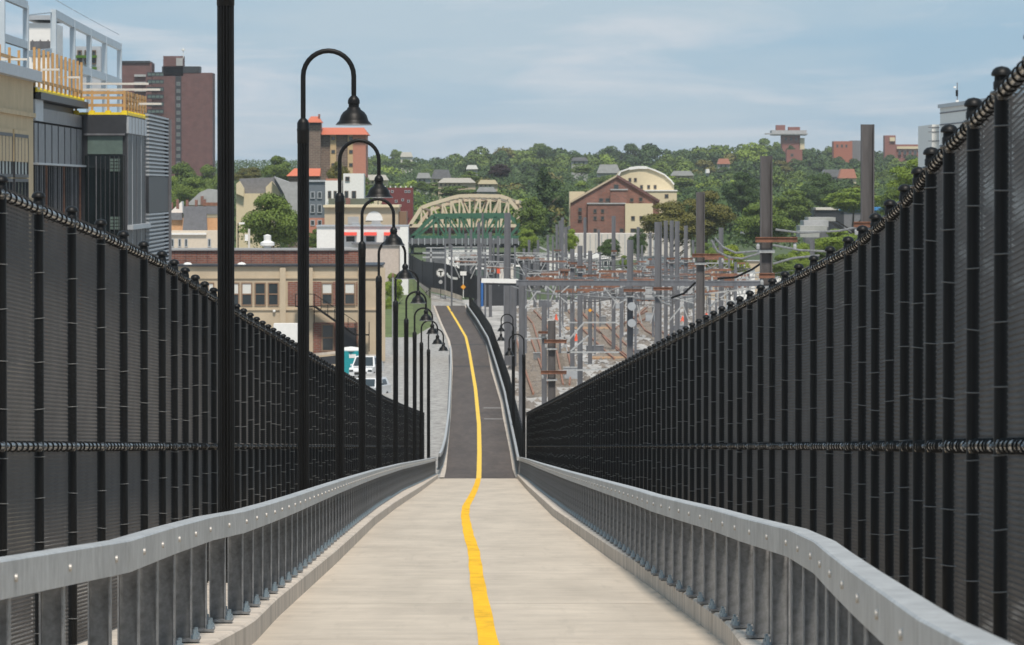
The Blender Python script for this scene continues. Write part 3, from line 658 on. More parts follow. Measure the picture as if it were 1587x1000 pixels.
# fire stairs
st = thing('fire_escape', 'black iron fire escape stairs on the beige building front', 'fire escape')
def pt(px, py, dy=1.0): return P(px, py, Yb - dy)
MB().bar(pt(458, 475), pt(487, 475), 1.2, 0.1).build('landing', M_blk, st)
MB().bar(pt(487, 474.5), pt(550, 519), 1.0, 0.16).build('stair_flight', M_blk, st)
for k in range(7): u = k/6; MB().bar(pt(487, 474).lerp(pt(550, 518), u), pt(487, 457).lerp(pt(550, 500), u), 0.06).build('baluster', M_blk, st)
MB().bar(pt(487, 456), pt(552, 499), 0.06).build('handrail', M_blk, st)
MB().bar(pt(458, 456), pt(487, 456), 0.06).build('handrail', M_blk, st)
for px in (458, 468, 487): MB().bar(pt(px, 456), pt(px, 500 if px == 487 else 475), 0.07).build('baluster', M_blk, st)
MB().bar(pt(550, 519), pt(572, 519), 1.0, 0.1).build('landing', M_blk, st)
for px in (552, 572): MB().bar(pt(px, 499), pt(px, 545), 0.07).build('baluster', M_blk, st)
tag(bpx(MB(), Yb - 6, 424, 502, 461, 548, 2.6).build('box_truck', M_wht), 'white box body parked against the beige building, left of the fire escape', 'trailer')
rf = thing('ramp_wall', 'dark ramp wall with pale coping below the fire escape', 'wall')
MB().prism([(pt(478,560).x, pt(478,560).z), (pt(532,560).x, pt(532,560).z), (pt(532,546).x, pt(532,546).z), (pt(478,552).x, pt(478,552).z)][::1], Yb - 8, Yb - 7.7).build('wall', M_drk, rf)
MB().bar(P(478, 551, Yb - 7.9), P(532, 545, Yb - 7.9), .35, .2).build('coping', M_curb, rf)

# tan building with arch and its white front
b = bld('tan_storefront', 'tan parapet building with pediment sign above the white shopfront')
Y = 600
block(b, 'wall', M_beige, Y, 503, 321, 617, 420, 18); block(b, 'cornice', M_cream, Y, 501, 318, 619, 321.5, 18, .5); block(b, 'side_wall', M_btan, Y + 4, 617, 328, 630, 400, 10)
for x0, x1, y0, y1 in ((539, 556, 336, 348), (576, 590, 338, 350)): block(b, 'faded_sign', M_pslate, Y, x0, y0, x1, y1, .1, .08)
MB().add(*(lambda c: ([c + Vector((1.0*math.cos(PI*i/10), -.1, 1.1*math.sin(PI*i/10))) for i in range(11)] + [c + Vector((1.0*math.cos(PI*i/10), .1, 1.1*math.sin(PI*i/10))) for i in range(11)], [tuple(range(11))] + [(i, i+11, i+12, i+1) for i in range(10)]))(P(580, 342, Y))).build('arched_sign', M_wht, b)
block(b, 'ac_unit', M_lgt, Y - 1, 574, 347, 592, 354, 1.5); block(b, 'ac_unit', M_lgt, Y - 1, 545, 345, 557, 352, 1.5)
b = bld('white_shopfront', 'white low building with three small red awnings over dark windows')
Y = 585
block(b, 'wall', M_wht, Y, 491, 351, 632, 381, 10); block(b, 'coping', M_lgt, Y, 490, 349.5, 633, 351.5, 10, .2)
for i, (x0, x1) in enumerate(((533, 553), (564, 584), (595, 614))):
    wpx(b, Y, x0 + 2, 365, x1 - 2, 376, t=.1, fm=M_wht)
    a = P(x0, 365, Y); c = P(x1, 360, Y)
    MB().add([(a.x,Y-.05,c.z),(c.x,Y-.05,c.z),(c.x,Y-.9,a.z),(a.x,Y-.9,a.z),(a.x,Y-.05,a.z),(c.x,Y-.05,a.z)], [(0,1,2,3),(0,3,4),(1,5,2),(3,2,5,4)]).build('awning', mat('red_awning', (0.62, 0.06, 0.04), 0.7), b)
block(b, 'lower_wall', M('pinkish_wall', (0.50, 0.43, 0.38), rough=0.9), Y - 3, 556, 378, 632, 475, 8)
block(b, 'roof_edge', M_slate, Y - 3, 545, 376, 634, 379, 9, .3)
block(b, 'corner_pillar', M_wht, Y - 4, 620, 352, 632.5, 470, 1, .2)
# grey and white town houses
b = bld('grey_townhouse', 'slate grey townhouse with orange lower storey behind the second lamp post')
block(b, 'wall', M('blue_grey', (0.13, 0.155, 0.18), rough=0.8), 800, 478, 280, 503, 358, 10); block(b, 'lower_wall', M_pink, 800, 478, 338, 503, 352, 1, .12); block(b, 'cornice', M_lgt, 800, 476, 279, 504, 282, 10, .3)
for x in (481, 492):
    for y0, y1 in ((297, 308), (317, 330), (341, 350)): wpx(b, 800, x, y0, x + 7, y1, t=.12, n=.12, fm=M_lgt)
b = bld('white_townhouse', 'white cubic townhouse with narrow windows right of the grey townhouse')
block(b, 'wall', M_wht, 790, 504, 280, 530, 330, 10); block(b, 'bay', M_wht, 789, 532, 269, 564, 320, 9); block(b, 'roof_strip', M_pink, 790, 505, 277, 522, 280, 9)
for x0, x1, y0, y1 in ((508,513.5,296,308),(517,522,296,308),(535,542,274,281),(534,540,296,308),(545,552,296,308)): wpx(b, 788.9, x0, y0, x1, y1, t=.1)
b = bld('low_green_roof', 'low dark building with greenish parapet in front of the white townhouse')
block(b, 'wall', M('olive_parapet', (0.13,0.14,0.10), rough=.9), 700, 509, 308, 571, 321, 10); block(b, 'chimney', M_brk, 700, 536, 307, 543, 318, 1, .2)
# storage tower with stripes and orange roofs
b = bld('storage_tower', 'tall brick storage tower with tan window strips and bright orange roofs')
Y = 950
block(b, 'wall', M_brkb, Y, 489, 208, 566, 330, 20)
block(b, 'side_bay', M_pink, Y, 547, 208, 567, 330, 19, .3)
for a, c in ((490, 496), (512, 521), (539, 547)): block(b, 'tan_strip', M_strip, Y, a, 209, c, 330, 1, .35)
a = P(488, 209, Y); c = P(571, 197, Y)
MB().add([(a.x,Y-1.5,a.z),(c.x,Y-1.5,a.z),(c.x-1,Y+9,c.z),(a.x+1,Y+9,c.z),(a.x,Y+20,a.z),(c.x,Y+20,a.z)], [(0,1,2,3),(3,2,5,4),(0,3,4),(1,5,2),(0,4,5,1)]).build('roof', M_orng, b)
for x0 in (513.5, 541):
    for y0 in (212, 232.5, 253): wpx(b, Y, x0, y0, x0 + 6, y0 + 5.5, t=.1, n=.36)
block(b, 'stair_tower', M_brkb, Y - 2, 478, 190, 497, 330, 8); block(b, 'lookout', M_drk, Y - 2, 478.5, 188, 496.5, 194, 8, .1)
a = P(475, 190, Y - 2); c = P(499, 180, Y - 2)
MB().add([(a.x,Y-3,a.z),(c.x,Y-3,a.z),(c.x-.7,Y+2,c.z),(a.x+.7,Y+2,c.z),(a.x,Y+7,a.z),(c.x,Y+7,a.z)], [(0,1,2,3),(3,2,5,4),(0,3,4),(1,5,2),(0,4,5,1)]).build('roof', M_orng, b)
block(b, 'chimney', M_brk, Y, 493, 177, 496, 184, 1)
b = bld('orange_roof_house', 'low building with flat orange hipped roof left of the storage tower')
Y = 880
block(b, 'wall', M_brkb, Y, 447, 272, 495, 300, 8)
a = P(444, 273, Y); c = P(496, 261, Y); MB().add([(a.x,Y-1,a.z),(c.x,Y-1,a.z),(c.x,Y+4,c.z),(a.x+1.2,Y+4,c.z),(a.x,Y+9,a.z),(c.x,Y+9,a.z)], [(0,1,2,3),(3,2,5,4),(0,3,4),(1,5,2),(0,4,5,1)]).build('roof', M_orng, b)
# dark red far block
b = bld('dark_red_building', 'dark red flat building beyond the third lamp head')
Y = 1000
block(b, 'wall', M('maroon', (0.16, 0.035, 0.035), rough=.85, var=.15), Y, 592, 291, 640, 345, 10)
for x in range(596, 640, 8): block(b, 'roof_vent', M_wht, Y, x, 288.5, x + 2, 291, .8)
for x, yy in ((600, 295), (606, 295), (627, 295), (632, 295), (612, 310), (622, 308), (631, 310)): wpx(b, Y, x, yy, x + 4, yy + 4, t=.1, fm=M_lgt)
# high rise
b = bld('brick_high_rise', 'tall dark red brick apartment tower at upper left against the sky')
Y = 1500
block(b, 'wall', M_brkd, Y, 232, 113, 329.5, 262, 14); block(b, 'wing', M_brkd, Y - 3, 187, 97, 235, 260, 14); block(b, 'penthouse', M_brkd, Y, 253, 87, 284, 118, 8); block(b, 'roof_slab', M_drk, Y, 251, 103, 310, 114, 8)
block(b, 'roof_slab', M_drk, Y - 3, 186, 94.5, 232, 97.5, 14, .5); block(b, 'shelter', M_pslate, Y - 1, 273, 90, 283, 102, 1.5)
block(b, 'window_bay', M_drk, Y, 272, 118, 281, 258, 1, .15)
for k in range(12): wpx(b, Y, 273.5, 127 + k*11.2, 279.5, 133 + k*11.2, t=.25, n=.16, fm=M_slate, gm=M_spand)
for k in range(12):
    wpx(b, Y - 3, 228, 112 + k*11.5, 254, 118.5 + k*11.5, t=.25, n=.02, mull=3, fm=M_drk, gm=M_spand)
    block(b, 'balcony', M_pslate, Y - 4, 208, 115.5 + k*11.5, 226, 119 + k*11.5, 1.2)
tag(MB().tube([(0,0,0),(0,0,3.2)], .1, 6).lathe([(0,2.2),(.5,2.3),(.5,2.7),(0,2.8)], 8).build('aerial', M_wht, None, P(284, 91, 1500)), 'thin white aerial on the roof of the brick high rise', 'aerial')
# row houses, left of and around the nearest lamp
b = bld('row_house', 'cream rendered low terrace with narrow windows behind the nearest lamp post')
Y = 640
block(b, 'wall', M_cream if 0 else M('cream_stone', (0.60, 0.52, 0.42), rough=.9, var=.08), Y, 250, 358, 338, 400, 8); block(b, 'parapet', M_wht, Y, 262, 361, 320, 364, 1, .3)
block(b, 'tower_bay', M_wht, Y, 256, 356, 264, 392, 1, .3)
for x in (265, 276, 286, 322): wpx(b, Y, x, 370, x + 5, 383, t=.1, fm=M_lgt)
b = bld('dormer_house', 'slate mansard roofed house with orange boarded walls behind the cream terrace')
Y = 700
block(b, 'wall', M('orange_board', (0.58, 0.33, 0.17), rough=.9), Y, 252, 338, 340, 362, 9)
gable_px(MB(), Y - 1, [(283, 357), (321, 357), (320, 331), (285, 331)], 1.2).build('slate_bay', M_slate, b)
gable_px(MB(), Y - .5, [(258, 341), (283, 341), (281, 330), (262, 330)], 3).build('mansard', M_slate, b)
block(b, 'roof', M_slate, Y, 284, 320, 340, 332, 8); block(b, 'roof_trim', M_rust, Y, 315, 314, 340, 319, 2)
gable_px(MB(), Y + 9, [(262, 330), (283, 330), (282, 312)], 4).build('white_gable', M_wht, b)
for x in (288, 302, 315, 264, 273): block(b, 'chimney', M_brk, Y + 2, x, 309 + (x % 7), x + 4, 324, 1)
b = bld('hip_roof_house', 'house with broad pale grey hipped roof just above the slate mansard house')
gable_px(MB(), 800, [(288, 318), (345, 318), (345, 296), (322, 293), (310, 298)], 8).build('roof', M_pslate, b); block(b, 'wall', M_beige, 801, 290, 318, 345, 345, 7); block(b, 'chimney', M_brk, 799, 311, 304, 315, 318, 1)
b = bld('gabled_house', 'cream house with two gables and a long grey roof above the big tree')
Y = 820
gable_px(MB(), Y, [(366, 300), (366, 285), (371, 281), (378, 293), (378, 305)], 3).build('gable_wall', M_cream, b); gable_px(MB(), Y, [(412, 300), (412, 290), (421, 281), (434, 297), (434, 305)], 3).build('gable_wall', M_cream, b)
gable_px(MB(), Y + 3, [(370, 300), (440, 300), (424, 275), (371, 277)], 6).build('roof', M_slate, b)
MB().bar(P(424, 274, Y - .5), P(438, 300, Y - .5), 2, .5, up=(1,0,0)).build('verge', M_slate, b); block(b, 'wall', M_cream, Y + 1, 366, 300, 434, 350, 6)
gable_px(MB(), Y - 4, [(425, 274), (447, 282), (462, 282), (470, 335), (452, 335), (440, 300)], 6).build('side_roof', M_pslate, b)
# utility pole and lamps
o = thing('utility_pole', 'pale utility pole with a white box left of the big tree', 'utility pole', P(386, 392, 560))
MB().tube([(0,0,0),(0,0,2.6)], .12, 8).build('pole', M_ply, o); MB().box(-.45,-.1,-.2,.2,1.3,2.0).build('box', M_wht, o)
o = thing('street_light', 'white headed street light beside the big tree behind the beige building', 'street light', P(369, 392, 560))
MB().tube([(0,0,0),(0,0,3.2)], .06, 6).build('pole', M_blk, o); MB().box(.1,.7,-.15,.15,3.1,3.3).build('head', M_wht, o)

# right side buildings
b = bld('gabled_brick_building', 'red brick building with broad gable and cream wing among the steel poles')
Y = 900
gable_px(MB(), Y, [(884, 362), (884, 314), (889, 310), (956, 273), (1022, 312), (1022, 362)], 14, True).build('wall', M_brk, b)
MB().bar(P(884, 313.5, Y - .2), P(956, 272.5, Y - .2), .4, .3, up=(1,0,0)).build('verge', M_beige, b); MB().bar(P(956, 272.5, Y - .2), P(1022, 312, Y - .2), .6, .4, up=(1,0,0)).build('verge', M_brkd, b)
block(b, 'front_bay', M_brk, Y - 2, 911, 316, 969, 362, 2); block(b, 'upper_bay', M_brk, Y - 1.5, 946, 294, 972, 316, 2); block(b, 'coping', M_pslate, Y - 2, 910, 314.5, 970, 316.5, 2, .2); block(b, 'coping', M_pslate, Y - 1.5, 946, 293, 973, 295, 2, .2)
block(b, 'cream_wing', M_cream, Y - 3, 969, 315.5, 1012, 368, 5); block(b, 'side_wall', M_cream, Y + 1, 882.5, 297, 906, 313, 6)
for x, yy, w_, d_ in ((896,322,6,-.3),(896,334,6,-.3),(919.5,324,5.5,-2),(919.5,335,5.5,-2),(931,324,5.5,-2),(931,335,5.5,-2),(919.5,354,6,-2),(951,286,8,-.2),(928,307,7,-.2),(938,307,7,-.2),(976,307,6,-.2),(990,306,6,-.2),(978,335,6,-3),(991,335,6,-3),(977,354,9,-3),(960,354,7,-2)):
    wpx(b, Y + d_ + .28, x, yy, x + w_, yy + (6.5 if yy != 286 else 8), t=.1, n=.28 if d_ > -.25 or d_ == -.3 else .3, fm=M_frame)
b = bld('barrel_roof_building', 'cream building with curved barrel roof directly behind the brick gable')
Y = 925
arc = [(957, 275), (962, 266), (975, 261.5), (990, 259.5), (1003, 260), (1015, 264), (1030, 271), (1040, 280), (1044.5, 286), (1044.5, 312), (957, 312)]
gable_px(MB(), Y, arc[::-1], 16, True).build('wall', M_cream, b); block(b, 'lower_wall', M_cream, Y - 6, 1000, 296, 1049, 315, 8)
rr = MB()
for p_, q_ in zip(arc[:8], arc[1:9]): rr.bar(P(*p_, Y - .2), P(*q_, Y - .2), .5, .25, up=(1,0,0))
rr.build('roof_edge', M_wht, b)
for x, yy in ((974,276),(982.5,276),(992,287),(1003,287),(1013,287)): wpx(b, Y, x, yy, x + 4.5, yy + 6, t=.1)
wpx(b, Y - 6, 1030, 301, 1036, 307, t=.1); block(b, 'parapet', M_wht, Y - 6, 999, 294.5, 1050, 296.5, 8, .2)
b = bld('white_warehouse', 'long white low warehouse wall below the brick gable')
block(b, 'wall', M('pinkish_white', (0.62, 0.57, 0.52), rough=.9, var=.1), 870, 872, 362, 1070, 420, 10)
for x in range(878, 1065, 9): block(b, 'wall_rib', M_lgt, 870, x, 363, x + 1.2, 400, .2, .15)
block(b, 'upper_wall', M_wht, 880, 990, 366, 1040, 378, 6); wpx(b, 880, 1003, 366.5, 1019, 374, t=.1)
b = bld('white_canopy_shed', 'white flat roofed shed with glazed front in the rail yard')
block(b, 'roof', M_wht, 720, 880, 394, 950, 402, 9, .8); block(b, 'wall', M_spand, 720, 884, 402, 946, 424, 8); block(b, 'lower_roof', M_wht, 715, 925, 418, 972, 424, 9); block(b, 'wall', M_wht, 716, 940, 424, 970, 440, 8)
for x in range(890, 945, 9): wpx(b, 720, x, 404, x + 7, 414, t=.1, fm=M_wht)
# grey block at far right
b = bld('grey_panel_building', 'pale grey panelled building rising behind the right fence')
Y = 420; M_pan = M('pale_grey_panel', (0.68, 0.675, 0.64), rough=.7, var=.06)
a = P(1457, 168, Y); c = P(1600, 136, Y - 55)
zz0 = PZ(245, Y)
def obl(name, mt, z0, z1, n0=0, n1=.1, u0=0, u1=1):
    A = Vector((a.x, Y, 0)); D_ = Vector((PX(1600, Y - 55) - a.x, -55, 0)); U = D_.normalized(); Lh = D_.length
    return face_box(MB(), A, U, Lh*u0, Lh*u1, z0, z1, n0, n1).build(name, mt, b)
obl('wall', M_pan, GR, a.z, -12, 0)
for zt_ in (a.z - .35, a.z - 1.3, a.z - 3.0, a.z - 4.7): obl('shadow_joint', M_slate, zt_ - .1, zt_, 0, .04)
obl('coping', M_lgt, a.z, a.z + .3, -12, .2)
MB().box(PX(1439, Y + 4), PX(1457.5, Y), Y + 1, Y + 14, GR, PZ(193, Y + 1)).build('lower_block', M_pan, b)
for yy in (197, 204, 218): block(b, 'shadow_joint', M_slate, Y + 1, 1438.6, yy, 1456, yy + 1.2, .1, .05)
wpx(b, Y + 1, 1441, 232, 1455, 248, t=.12)
o = thing('aerial_mast', 'small rooftop aerial mast on the pale grey panelled building', 'aerial', P(1483.5, 163, Y - 8))
MB().tube([(0,0,0),(0,0,1.8)], .035, 8).build('mast', M_slate, o); MB().box(-.12,.06,-.1,.1,.7,1.2).build('antenna', M_blk, o); MB().box(-.3,-.1,-.1,.1,1.35,1.5).build('antenna', M_wht, o); MB().box(-.12,.12,-.1,.1,.2,.4).build('bracket', M_wht, o)
# brick buildings on the far hill
Y = 2500
b = bld('hilltop_brick_hall', 'ornate brick hall with balconies on the hilltop at right')
block(b, 'wall', M_pink if 0 else M('far_brick', (0.24, 0.10, 0.08), rough=.9, var=.12), Y, 1212, 208, 1240, 232, 12); FB = MATS['far_brick']
block(b, 'upper_wall', M_pslate, Y, 1196, 202, 1250, 210, 14, 1); block(b, 'turret', FB, Y, 1203, 194, 1217, 203, 6); block(b, 'turret', FB, Y, 1222, 197, 1240, 203, 6); block(b, 'side_wall', M_cream, Y, 1239, 214, 1247, 222, 6)
block(b, 'balcony', M_pslate, Y - 3, 1186, 206.5, 1252, 208.5, 5)
for x in (1216, 1224, 1232): wpx(b, Y, x, 213, x + 4, 218, t=.3)
b = bld('small_brick_block', 'small square brick block below the hilltop hall'); block(b, 'wall', FB, 2300, 1219, 232, 1243.5, 249, 8); wpx(b, 2300, 1225, 238, 1230, 243, t=.3)
b = bld('wide_brick_school', 'wide flat brick wall building left of the tallest steel column on the hill'); block(b, 'wall', M('bright_brick', (0.34, 0.12, 0.075), rough=.9), 2450, 1292, 219, 1321, 255, 12); block(b, 'wall', M_slate, 2460, 1318, 218, 1345, 240, 9)
for x in (1296, 1303, 1310): wpx(b, 2450, x, 224, x + 3.5, 229, t=.25)
b = bld('towered_brick_school', 'long brick building with small corner tower on the hill behind the right fence'); block(b, 'tower', FB, 2500, 1371, 210, 1388, 246, 9); block(b, 'tower_top', M_cream, 2499, 1379, 213, 1387, 219, 2); block(b, 'wall', FB, 2510, 1388, 224, 1445, 244, 12); block(b, 'cornice', M_cream, 2509, 1390, 227, 1445, 231, 2)
for x in range(1392, 1440, 8): wpx(b, 2509, x, 233, x + 5, 240, t=.25)
# scattered hillside houses : (x0, y0(ridge), x1, y1(eave), y2(base), Y, roof, wall, label)
hs = [(645,268,668,276,284,1500,M_pslate,M_wht,'pale roofed house left of the copper beech on the hill'), (668,263,700,277,286,1450,M_slate,M_cream,'grey roofed house highest of the row above the truss bridge'),
 (678,276,738,283,292,1350,M_ply,M_beige,'long low beige roof directly above the truss bridge'), (740,279,772,285,292,1350,M_cream,M_beige,'beige low house right of the long beige roof above the truss bridge'),
 (722,256,741,262,266,1600,M_wht,M_wht,'tiny white dormered house in the trees above the truss bridge'), (738,290,770,297,302,1200,M_pslate,M_wht,'pale flat roof touching the top of the truss bridge'),
 (885,244,912,249,256,2000,M_slate,M_wht,'white low house in the trees above the brick gable'), (925,255,962,268,272,1700,M_pslate,M_wht,'pale grey roofs left above the barrel roof'), (1040,265,1076,272,278,1600,M_pslate,M_beige,'grey roof right of the barrel roof'),
 (565,271,602,279,290,1150,M_ply,M_cream,'cream low building left of the dark red building'), (1272,263,1312,274,280,1700,M_slate,M_pslate,'slate roof left of the orange gable on the right hill'), (1300,262,1328,276,286,1650,M_pink,M_cream,'salmon gabled house left of the tallest steel column'),
 (1112,246,1132,254,262,2000,M_pink,M_wht,'small salmon roof on the hill above the olive tree'), (1094,262,1100,268,276,1900,M_wht,M_wht,'tiny white wall beside a dark crown on the hill'), (620,236,640,243,248,2300,M_ply,M_ply,'tiny pale wall in the left hill crest'), (1150,350,1175,362,372,1000,M_pslate,M_wht,'pale roof glimpsed below the orange brown tree')]
M_dw = M('aged_white', (0.34, 0.34, 0.32), rough=.9)
for x0,y0,x1,y1,y2,Y,rm,wm,lb in hs:
    b = bld('hill_house', lb, 'house'); block(b, 'wall', M_dw if wm is M_wht else wm, Y, x0 + 1, y1, x1 - 1, y2 + 12, 6)
    gable_px(MB(), Y - .8, [(x0, y1 + .4), (x1, y1 + .4), (x1 - (x1-x0)*.15, y0), (x0 + (x1-x0)*.15, y0)], 7.6).build('roof', rm, b)
    for k in range(2 + int((x1-x0)/18)):
        x = x0 + 4 + k*7
        if x + 3 < x1 - 2 and y2 - y1 > 5: wpx(b, Y, x, y1 + 2, x + 3, y1 + 5.5, t=.15)
b = bld('blue_roofed_depot', 'long dark depot with bright blue roof strip low on the right'); block(b, 'wall', M_drk, 1000, 1262, 326, 1308, 338, 12); block(b, 'wall', M_slate, 1000, 1308, 326, 1385, 339, 12); block(b, 'roof_strip', M('blue_sheet', (0.04, 0.22, 0.50), rough=.5), 1000, 1300, 321.5, 1385, 326.3, 12, .5); block(b, 'roof_strip', M_ply, 1000, 1264, 322, 1300, 325.5, 12, .4)
tag(bpx(MB(), 990, 1377, 309, 1383.5, 324, 3).build('blue_tank', M('pale_blue', (0.16, 0.36, 0.58), rough=.6)), 'small light blue box standing on the depot beside the right fence', 'tank')
b = bld('white_stepped_building', 'stack of white terraced roofs right of the second tall steel column')
for x0,y0,x1,y1 in ((1253,337,1295,343),(1246,342,1284,352),(1240,350,1282,358),(1240,358,1270,368)): block(b, 'terrace', M_dw if y0 != 342 else M_pslate, 760 + y0*.0 - (y0 - 337), x0, y0, x1, y1, 9)
block(b, 'wall', M_gry, 775, 1248, 345, 1284, 372, 6)
b = bld('white_gable_house', 'white gabled house low beside the right fence top'); gable_px(MB(), 650, [(1202, 436), (1202, 416), (1232, 399), (1250, 408), (1250, 436)], 8, True).build('wall', M_wht, b); MB().bar(P(1202, 415, 649.6), P(1232, 398, 649.6), .8, .4, up=(1,0,0)).build('verge', M_spand, b)
# ------------------------------------------------------------------ truss bridges
def at(px, py, Y): return P(px, py, Y)
M_crm = M('cream_steel', (0.62, 0.52, 0.38), rough=.6, var=.06); M_grn = M('green_steel', (0.035, 0.12, 0.07), rough=.6, var=.12)
def truss(root, mt, Y, chord, ybot, w, xs_bot):
    ch = [at(x, y, Y) for x, y in chord]
    for a, b in zip(ch[:-1], ch[1:]): MB().bar(a, b, w, w*1.1).build('chord', mt, root)
    MB().bar(at(chord[0][0], ybot, Y), at(chord[-1][0], ybot, Y), w, w).build('chord', mt, root)
    for i, (x, y) in enumerate(chord[1:-1]):
        MB().bar(at(x, y, Y), at(x, ybot, Y), w*.55).build('vertical', mt, root)
    for i in range(1, len(chord) - 2):
        a, b = (chord[i], chord[i+1]) if i < len(chord)/2 - 1 else (chord[i+1], chord[i])
        MB().bar(at(a[0], a[1], Y), at(b[0], ybot, Y), w*.5).build('diagonal', mt, root)
b = thing('truss_bridge', 'cream steel truss bridge with arched top chord beyond the rail yard', 'bridge')
c1 = [(635, 350), (653, 322), (669, 316), (686, 311), (699, 307), (712, 304), (728, 303.5), (744, 303.5), (760, 304), (775, 304), (788, 308), (802, 325), (806, 350)]
c2 = [(645, 352), (666, 325), (684, 318), (700, 312), (718, 309), (736, 308), (754, 308), (772, 309), (788, 312), (804, 316), (824, 320), (826, 352)]
truss(b, M_crm, 950, c1, 350, .6, None); truss(b, M_crm, 965, [(x, y + 1.5) for x, y in c2[:-2]] + [(815, 328), (817, 352)], 352, .5, None)
for (x0, y0), (x1, y1) in zip(c1[1:-1], c2[1:-1]): MB().bar(at(x0, y0, 950), at(x1, y1 + 1.5, 965), .4).build('cross_brace', M_crm, b)
MB().bar(at(802, 313, 950), at(824, 320, 968), .7).build('chord', M_crm, b); MB().bar(at(802, 325, 950), at(824, 321, 968), .5).build('chord', M_crm, b)
block(b, 'bridge_floor', M_brkd, 951, 632, 350, 812, 362, 14)
for px in (634, 680, 740, 808): block(b, 'abutment', M_gry, 952, px, 360, px + 4, 410, 10)
b = thing('truss_bridge', 'green steel truss bridge with flat top chord in front of the cream truss', 'bridge')
truss(b, M_grn, 900, [(638, 368), (672, 334), (691, 334), (712, 333.5), (731, 333.5), (750, 333), (769, 333), (788, 333), (804, 348), (812, 368)], 368, .6, None)
truss(b, M_grn, 910, [(646, 368), (679, 338), (698, 337), (718, 337), (736, 337), (755, 337), (774, 337), (790, 337), (806, 350), (814, 368)], 368, .45, None)
block(b, 'parapet', M_steel, 899, 636, 370, 812, 378, .5); block(b, 'bridge_floor', M_drk, 900, 634, 378, 816, 384, 12)
for k in range(18): block(b, 'parapet_post', M_lgt, 898.6, 638 + k*9.7, 369, 639.4 + k*9.7, 380, .3)
for px in (636, 690, 745, 812): block(b, 'pier', M_gry, 902, px, 384, px + 5, 425, 8)
# ------------------------------------------------------------------ rail yard
def hcol(px, top, wpx_, label, group=None, mt=None, arms=(), light=False, bot=GR, Y=None, cat='steel column'):
    Y = Y or 0.36*F/wpx_; w = wpx_*Y/F; a = P(px, top, Y); t = w*.09
    o = thing('steel_column', label, cat, (a.x, Y, bot), 0, group); h = a.z - bot; mt = mt or M_steel
    m = MB(); m.box(-w/2, -w/2 + t, -w/2, w/2, 0, h).box(w/2 - t, w/2, -w/2, w/2, 0, h).box(-w/2 + t, w/2 - t, -t/2, t/2, 0, h); m.build('column', mt, o)
    for ay, x0, x1 in arms:
        z = P(px, ay, Y).z - bot; u0, u1 = (x0 - px)*Y/F, (x1 - px)*Y/F
        m = MB(); m.box(u0, u1, -w/2 - .16, -w/2 - .06, z - w*.22, z + w*.22).box(u0, u1, -w/2 - .2, -w/2 - .16, z + w*.16, z + w*.22).box(u0, u1, -w/2 - .2, -w/2 - .16, z - w*.22, z - w*.16); m.build('cross_arm', M_rust, o)
        MB().box(-w*.7, w*.7, -w*.6, w*.6, z - 1.0*w - .04, z - 1.0*w + .05).build('clamp', M_galv, o)
        for u in (u0 + .08, u1 - .08): MB().lathe([(0,-.22),(.05,-.2),(.06,-.1),(.03,-.02),(0,0)], 8, (u, -w/2 - .13, z - w*.22)).build('insulator', M_galv, o)
    MB().box(-w*.9, w*.9, -w*.9, w*.9, 0, .05).build('base_plate', M_galvd, o)
    return o
G1 = None
hcol(1344.5, 193, 20, 'tallest dark steel column at right with its top against the sky', mt=M_steeld, arms=((348, 1322, 1356),))
hcol(1187.5, 242, 18.5, 'tall dark steel column with a brown cross arm, second tallest on the right', mt=M_steeld, arms=((371.5, 1170, 1235), (427, 1176, 1200)))
hcol(1085.5, 298, 13, 'dark steel column with a brown cross arm in front of the olive tree', mt=M_steeld, arms=((396, 1072, 1122),))
hcol(1020, 344, 11, 'grey steel column at the left end of the tight column cluster, cross arm halfway', arms=((447.5, 1012, 1042),))
hcol(976.5, 372, 9.5, 'grey steel column carrying two white round insulators', arms=((450, 966, 1000),))
o = thing('transformer', 'pair of white round insulators stacked on a grey steel column', 'insulator', P(979, 475, 0.36*F/9.5 - .5))
for dz in (0, -.98): MB().tube([(0, .3, dz), (0, -.3, dz)], .24, 16).build('drum', M_lgt, o)
hcol(951, 335, 6, 'slim grey steel column in front of the brick gable, tall and isolated', arms=((449, 944, 962), (389, 947, 956)))
hcol(906.5, 337, 4.5, 'slim steel column overlapping the left half of the brick gable')
hcol(899, 381, 8, 'short thick grey column left of the white canopy shed', arms=((414, 893, 908),))
hcol(887, 386, 7, 'grey column just left of the short thick grey column', arms=((408, 880, 894),))
hcol(914.5, 389, 6.5, 'grey column with small orange sign on its shaft', arms=((427, 908, 930),))
tag(MB().prism([(-.17,0),(0,-.17),(.17,0),(0,.17)], -.02, .02).build('diamond_sign', M('orange_sign', (0.75, 0.32, 0.02), rough=.5), None, P(914.5, 481, 430)), 'small orange diamond sign on a grey column in the yard', 'sign')
for px, tp, wd, lb in ((1032,342,6,'grey column just right of the cluster end column'), (1041,342,6,'grey column in the middle of the tight cluster'), (1049.5,343,7,'grey column at the right end of the tight cluster'), (1063,350,6,'grey column standing free right of the tight cluster'), (989,352,4.5,'thin pale column left of the tight cluster'), (1117.5,353,7,'pale grey column in front of the yellow green bush'), (1106,373,4,'short thin post left of the yellow green bush'), (1259,372,7,'short grey column low beside the right fence top')):
    hcol(px, tp, wd, lb, arms=((401, px - 8, px + 12),) if px in (1041, 1063) else ())
hcol(786.5, 330, 10, 'tall pale column left of the yard gantry, rising beside the asphalt path', mt=M_steel, Y=440)
hcol(796, 432, 9, 'shorter pale column touching the tall one beside the path', mt=M_steel, Y=430)
hcol(809, 434, 10, 'left leg of the long gantry beam beside the path', mt=M_steel, Y=302)
hcol(843.5, 470, 8, 'pale column left of the short fluted column with brown arms', arms=((515, 834, 850),), Y=250)
